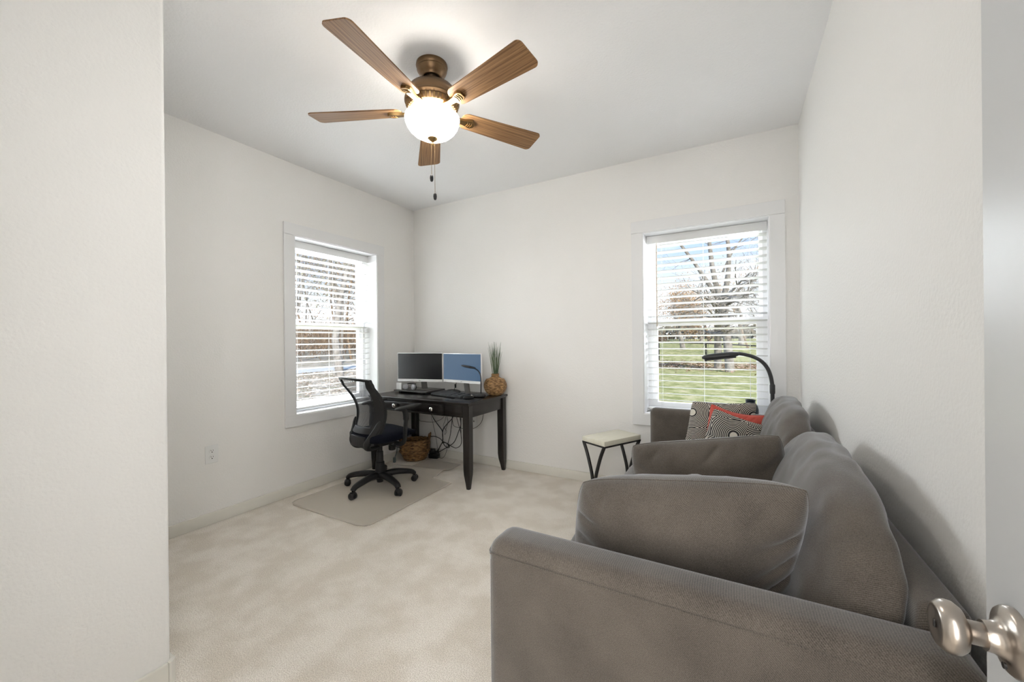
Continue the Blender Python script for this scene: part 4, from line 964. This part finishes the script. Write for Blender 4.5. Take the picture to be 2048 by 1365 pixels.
def ground(name, x0, x1, y0, y1, m, n=60):
    b = B(); grid_surface(b, lambda u, v: Vector((x0 + (x1 - x0) * u, y0 + (y1 - y0) * v, gz(x0 + (x1 - x0) * u, y0 + (y1 - y0) * v))), n, n)
    o = link(name, b, m, None, 180); o['kind'] = 'structure'; return o
ground('lawn', -9, 60, -30, 130, M_lawn); ground('woodland_ground', -110, -9, -30, 130, M_forest)
M_road = mat('pale_gravel', (.62, .60, .58), .9, color2=(.50, .48, .46), nscale=3)
b = B(); grid_surface(b, lambda u, v: Vector((-21 - 3.2 * u + .6 * math.sin(v * 5), -10 + 70 * v, gz(-21 - 3.2 * u, 0) + .02)), 4, 40); tag(link('gravel_drive', b, M_road, None, 180), kind='structure')
b = B(); grid_surface(b, lambda u, v: Vector((-45 + 90 * v, 66 + 5 * u, gz(0, 66 + 5 * u) + .03)), 4, 30); tag(link('road', b, M_road, None, 180), kind='structure')
M_leafA = mat('fallen_leaf', (.30, .17, .11), .8, color2=(.60, .43, .31), nscale=1.7, lo=.4, hi=.6)
M_leafB = mat('pale_fallen_leaf', (.40, .30, .22), .8, color2=(.66, .57, .48), nscale=1.7, lo=.4, hi=.6)
def scatter_leaves(name, label, n, fx, fy, s0, s1, m, seed):
    rg = random.Random(seed); b = B()
    for _ in range(n):
        x_, y_ = fx(rg), fy(rg); s_ = rg.uniform(s0, s1); a = rg.uniform(0, 6.3); tl = rg.uniform(-.5, .5)
        z = gz(x_, y_) + .03 + rg.uniform(0, .05); cx_, sy_ = math.cos(a) * s_, math.sin(a) * s_
        b.faces.new([b.verts.new((x_ - cx_, y_ - sy_, z - tl * s_)), b.verts.new((x_ + sy_ * .6, y_ - cx_ * .6, z + .02)), b.verts.new((x_ + cx_, y_ + sy_, z + tl * s_)), b.verts.new((x_ - sy_ * .6, y_ + cx_ * .6, z + .02))])
    return tag(link(name, b, m), label, 'leaves', None, 'stuff')
scatter_leaves('fallen_leaves', 'band of brown fallen leaves across the lawn by the pipe fence', 5200, lambda r: r.uniform(-9, 7), lambda r: 26 + r.gauss(0, 1.7), .05, .11, M_leafA, 1)
scatter_leaves('woodland_leaves', 'brown leaves strewn on the ground outside the desk window', 5200, lambda r: r.uniform(-20, -6.5), lambda r: r.uniform(3, 19), .04, .09, M_leafB, 2)

# ------------------------------------------------------------------ outside: trees
M_bark = mat('grey_bark', (.20, .175, .15), .9, color2=(.37, .335, .30), nscale=5, bump=.6, bscale=14, bdist=.03)
M_bark2 = mat('brown_bark', (.20, .135, .085), .9, color2=(.36, .26, .18), nscale=5)
M_brownleaf = mat('russet_leaves', (.28, .165, .085), .8, color2=(.54, .36, .21), nscale=1.2, lo=.4, hi=.6)
M_oliveleaf = mat('olive_leaves', (.22, .21, .15), .8, color2=(.42, .39, .30), nscale=1.2, lo=.4, hi=.6)
def grow(bm, p, d, ln, r, lvl, rg, tips, up=.12, kids=(4, 5, 5, 4)):
    n = 4 if lvl < 2 else 3; pts = [p.copy()]; q = p.copy(); dd = d.normalized()
    for i in range(n):
        dd = (dd + Vector((rg.gauss(0, .16), rg.gauss(0, .16), rg.gauss(0, .10) + up * (1 if lvl else .3)))).normalized(); q = q + dd * ln / n; pts.append(q.copy())
    tube(bm, pts, [r * (1 - .62 * i / n) for i in range(n + 1)], 7 if lvl == 0 else (5 if lvl < 2 else 3))
    if lvl >= len(kids): tips.append((pts[-1], dd)); return
    for k in range(kids[lvl]):
        t_ = rg.uniform(.35, 1.0) if lvl else rg.uniform(.42, 1.0); i = min(n - 1, int(t_ * n)); base = pts[i].lerp(pts[i + 1], t_ * n - i)
        a = rg.uniform(0, 6.283); side = dd.orthogonal(); side.rotate(Matrix.Rotation(a, 3, dd)); nd = (dd * rg.uniform(.35, .8) + side * rg.uniform(.6, 1.0)).normalized()
        grow(bm, base, nd, ln * rg.uniform(.48, .72), r * (1 - .62 * t_) * rg.uniform(.45, .65), lvl + 1, rg, tips, up, kids)
def leaves_at(tips, n, spread, s0, s1, rg):
    b = B()
    for p, d in tips:
        for _ in range(n):
            c = p + Vector((rg.gauss(0, spread), rg.gauss(0, spread), rg.gauss(0, spread))); s_ = rg.uniform(s0, s1)
            u = Vector((rg.gauss(0, 1), rg.gauss(0, 1), rg.gauss(0, 1))).normalized(); v = u.orthogonal().normalized()
            b.faces.new([b.verts.new(c - u * s_), b.verts.new(c + v * s_ * .55), b.verts.new(c + u * s_), b.verts.new(c - v * s_ * .55)])
    return b
def place_tree(name, label, loc, h, r, seed, bark, leaf=None, nl=0, ls=(.08, .14), spread=.4, kids=(4, 5, 5, 4), lean=(0, 0), group=None, limbs=None):
    rg = random.Random(seed); root = thing(name, label, 'tree', loc, 0, group); bm = B(); tips = []
    base = Vector((loc[0], loc[1], loc[2] - .15))
    if limbs:
        for path, rad in limbs:
            pts = spline([Vector(loc) + Vector(q) for q in path], 4); k = len(pts)
            tube(bm, pts, [rad[0] + (rad[1] - rad[0]) * i / (k - 1) for i in range(k)], 9)
            for i in range(k // 2, k, 2):
                for _ in range(2):
                    a = rg.uniform(0, 6.283); dd = (pts[min(i + 1, k - 1)] - pts[i - 1]).normalized(); side = dd.orthogonal(); side.rotate(Matrix.Rotation(a, 3, dd))
                    grow(bm, pts[i], dd * .4 + side, h * rg.uniform(.14, .24), rad[1] * .45, 2, rg, tips, .06, kids)
    else: grow(bm, base, Vector((lean[0], lean[1], 1)), h, r, 0, rg, tips, .12, kids)
    link('trunk_and_branches', bm, bark, root, 60)
    if leaf and nl: link('foliage', leaves_at(tips, nl, spread, ls[0], ls[1], rg), leaf, root)
    return root
def at(x_, y_): return (x_, y_, gz(x_, y_))
# the two-stemmed oak in the back lawn
g0 = Vector(at(-.62, 23.4))
place_tree('oak_tree', 'big grey oak with twin trunks on the lawn outside the sofa window', tuple(g0), 11, .2, 3, M_bark, None, 0, (.05, .09), .35, (3, 4, 6, 5), limbs=[
    ([(.30, -.9, -.1), (.22, -.7, 1.2), (.08, -.3, 2.6), (-.05, 0, 3.7)], (.22, .18)),
    ([(-.30, .7, -.1), (-.28, .5, 1.2), (-.25, .2, 2.7), (-.15, 0, 3.7)], (.19, .17)),
    ([(-.15, 0, 3.6), (-.75, 0, 4.7), (-1.5, .1, 6.0), (-2.5, .2, 7.6), (-3.2, .3, 9.2)], (.13, .04)),
    ([(-.10, 0, 3.6), (-.42, 0, 5.0), (-.60, .1, 6.6), (-.75, .2, 8.6), (-.9, .3, 10.5)], (.15, .05)),
    ([(0, 0, 3.6), (.22, 0, 4.8), (.28, .1, 6.2), (.05, .2, 8.2), (-.2, .3, 10.2)], (.15, .05)),
    ([(.1, 0, 3.5), (.9, .1, 4.3), (2.0, .2, 4.9), (3.4, .3, 5.6)], (.07, .025)),
    ([(-.05, 0, 5.0), (.5, .1, 6.2), (1.5, .2, 7.6), (2.6, .3, 9.0)], (.06, .02))])
place_tree('russet_tree', 'dark-trunked tree with russet leaves left of the big oak', at(-4.45, 41), 3.9, .26, 11, M_bark, M_brownleaf, 7, (.05, .095), .40, (5, 5, 5, 3))
place_tree('russet_tree', 'russet-leaved tree directly behind the big oak', at(-2.6, 50), 3.6, .24, 12, M_bark2, M_brownleaf, 10, (.055, .11), .45, (5, 5, 5, 3))
place_tree('russet_tree', 'slim russet tree close right of the dark-trunked one', at(-3.9, 55), 3.3, .2, 13, M_bark, M_brownleaf, 9, (.055, .11), .45, (5, 5, 5, 3))
place_tree('bare_tree', 'leafless tree at the right edge of the sofa window view', at(1.55, 34), 4.6, .15, 14, M_bark, M_oliveleaf, 1, (.06, .1), .4, (5, 6, 5, 3))
place_tree('bare_tree', 'leafless dark tree right of the oak, by the road', at(.35, 48), 4.4, .3, 15, M_bark, None, 0, kids=(5, 5, 5, 3))
place_tree('bare_tree', 'small leafless tree at the left edge of the sofa window view', at(-6.6, 36), 4.6, .11, 16, M_bark, M_brownleaf, 1, (.06, .1), .4, (5, 6, 5, 3))
place_tree('bare_tree', 'thin leafless tree between the oak and the right-hand trees', at(.9, 42), 4.4, .10, 17, M_bark2, M_brownleaf, 1, (.06, .1), .4, (5, 6, 5, 3))
# far hedge of trees along the skyline
M_far = mat('distant_foliage', (.13, .125, .10), .9, color2=(.25, .21, .16), nscale=.9)
rg = random.Random(31); b = B()
for _ in range(2600):
    x_ = rg.uniform(-50, 35); y_ = rg.uniform(84, 96); hh = 2.4 + 1.6 * mnoise.noise(Vector((x_ * .12, 0, 0))); z = gz(x_, y_) + rg.uniform(0, max(.6, hh)); s_ = rg.uniform(.3, .8)
    u = Vector((rg.gauss(0, 1), rg.gauss(0, 1), rg.gauss(0, 1))).normalized(); v = u.orthogonal().normalized(); c = Vector((x_, y_, z))
    b.faces.new([b.verts.new(c - u * s_), b.verts.new(c + v * s_ * .7), b.verts.new(c + u * s_), b.verts.new(c - v * s_ * .7)])
tag(link('distant_treeline', b, M_far), 'low dark treeline on the skyline beyond the road', 'trees', None, 'stuff')
# pipe fence and picket fence
pf = thing('pipe_fence', 'dark pipe rail fence on posts across the back lawn', 'fence', at(-3, 28))
rp = [(-9.5, 32.2, 1.07), (-4.88, 30, 1.04), (-1.72, 28.0, .97), (1.05, 25.6, .83), (5.2, 22.6, .70)]
b = B(); tube(b, rp, .035, 8); link('rail', b, M_outdoor_metal, pf, 60)
for x_, y_, z in rp: b = B(); tube(b, [(x_, y_, gz(x_, y_) - .1), (x_, y_, z)], .045, 8); link('post', b, M_outdoor_metal, pf, 60)
kf = thing('picket_fence', 'far iron picket fence left of the russet trees', 'fence', at(-8, 58))
b = B()
for k in range(60):
    x_ = -15 + k * .17 * 1.0; box(b, (x_, 58, gz(x_, 58)), (x_ + .035, 58.03, gz(x_, 58) + 1.25))
link('pickets', b, M_outdoor_metal, kf)
b = B(); z = gz(0, 58); box(b, (-15, 57.98, z + .2), (-4.8, 58.05, z + .25)); box(b, (-15, 57.98, z + 1.05), (-4.8, 58.05, z + 1.1)); link('rails', b, M_outdoor_metal, kf)
# a shrub by the picket fence
rg = random.Random(8); b = B()
for _ in range(500):
    c = Vector((-8.6 + rg.gauss(0, .42), 54 + rg.gauss(0, .4), gz(0, 54) + abs(rg.gauss(.45, .3)))); s_ = rg.uniform(.06, .14); u = Vector((rg.gauss(0, 1), rg.gauss(0, 1), rg.gauss(0, 1))).normalized(); v = u.orthogonal().normalized()
    b.faces.new([b.verts.new(c - u * s_), b.verts.new(c + v * s_ * .6), b.verts.new(c + u * s_), b.verts.new(c - v * s_ * .6)])
tag(link('shrub', b, M_brownleaf), 'small brown shrub in front of the picket fence', 'shrub')
# woods outside the desk window: each tree its own thing, three shapes copied
place_tree('woodland_tree', 'thickest grey trunk outside the desk window, nearest the house', at(-16.4, 12.4), 8, .21, 40, M_bark, M_oliveleaf, 1, (.06, .1), .5, (4, 5, 5, 3))
WG = 'bare trees in the woods outside the desk window'; WL = 'bare grey-brown tree in the woods outside the desk window'
protos = []
def copy_tree(o, loc, rz, s_):
    c = o.copy(); col.objects.link(c); c.location = loc; c.rotation_euler = (0, 0, rz); c.scale = (s_, s_, s_)
    for ch in list(o.children):
        d = ch.copy(); col.objects.link(d); d.parent = c
    return c
rg = random.Random(77); spots = []
while len(spots) < 26:
    X_ = rg.uniform(24, 52); q = (-X_, X_ * rg.uniform(.56, .98))
    if all((q[0] - t[0]) ** 2 + (q[1] - t[1]) ** 2 > 3.2 ** 2 for t in spots): spots.append(q)
for k, (x_, y_) in enumerate(spots):
    if k < 3: protos.append(place_tree('woodland_tree', WL, at(x_, y_), 8.5, .12, 50 + k, M_bark if k != 1 else M_bark2, (M_oliveleaf, M_brownleaf, M_oliveleaf)[k], 2, (.07, .13), .6, (6, 6, 5, 3), group=WG))
    else: copy_tree(protos[k % 3], at(x_, y_), rg.uniform(0, 6.28), rg.uniform(.75, 1.15))
b = B(); rg = random.Random(91)
for _ in range(3600):
    X_ = rg.uniform(30, 60); y_ = X_ * rg.uniform(.5, 1.05); p = Vector((-X_, y_, gz(-X_, y_) + rg.uniform(0, 2.2))); d = Vector((rg.gauss(0, .5), rg.gauss(0, .5), 1)).normalized(); ln = rg.uniform(.8, 2.6)
    tube(b, [p, p + d * ln * .5 + Vector((rg.gauss(0, .12), rg.gauss(0, .12), 0)), p + d * ln], [.03, .02, .006], 3)
tag(link('woodland_brush', b, M_bark2), 'tangle of thin brush among the woodland trees', 'brush', None, 'stuff')
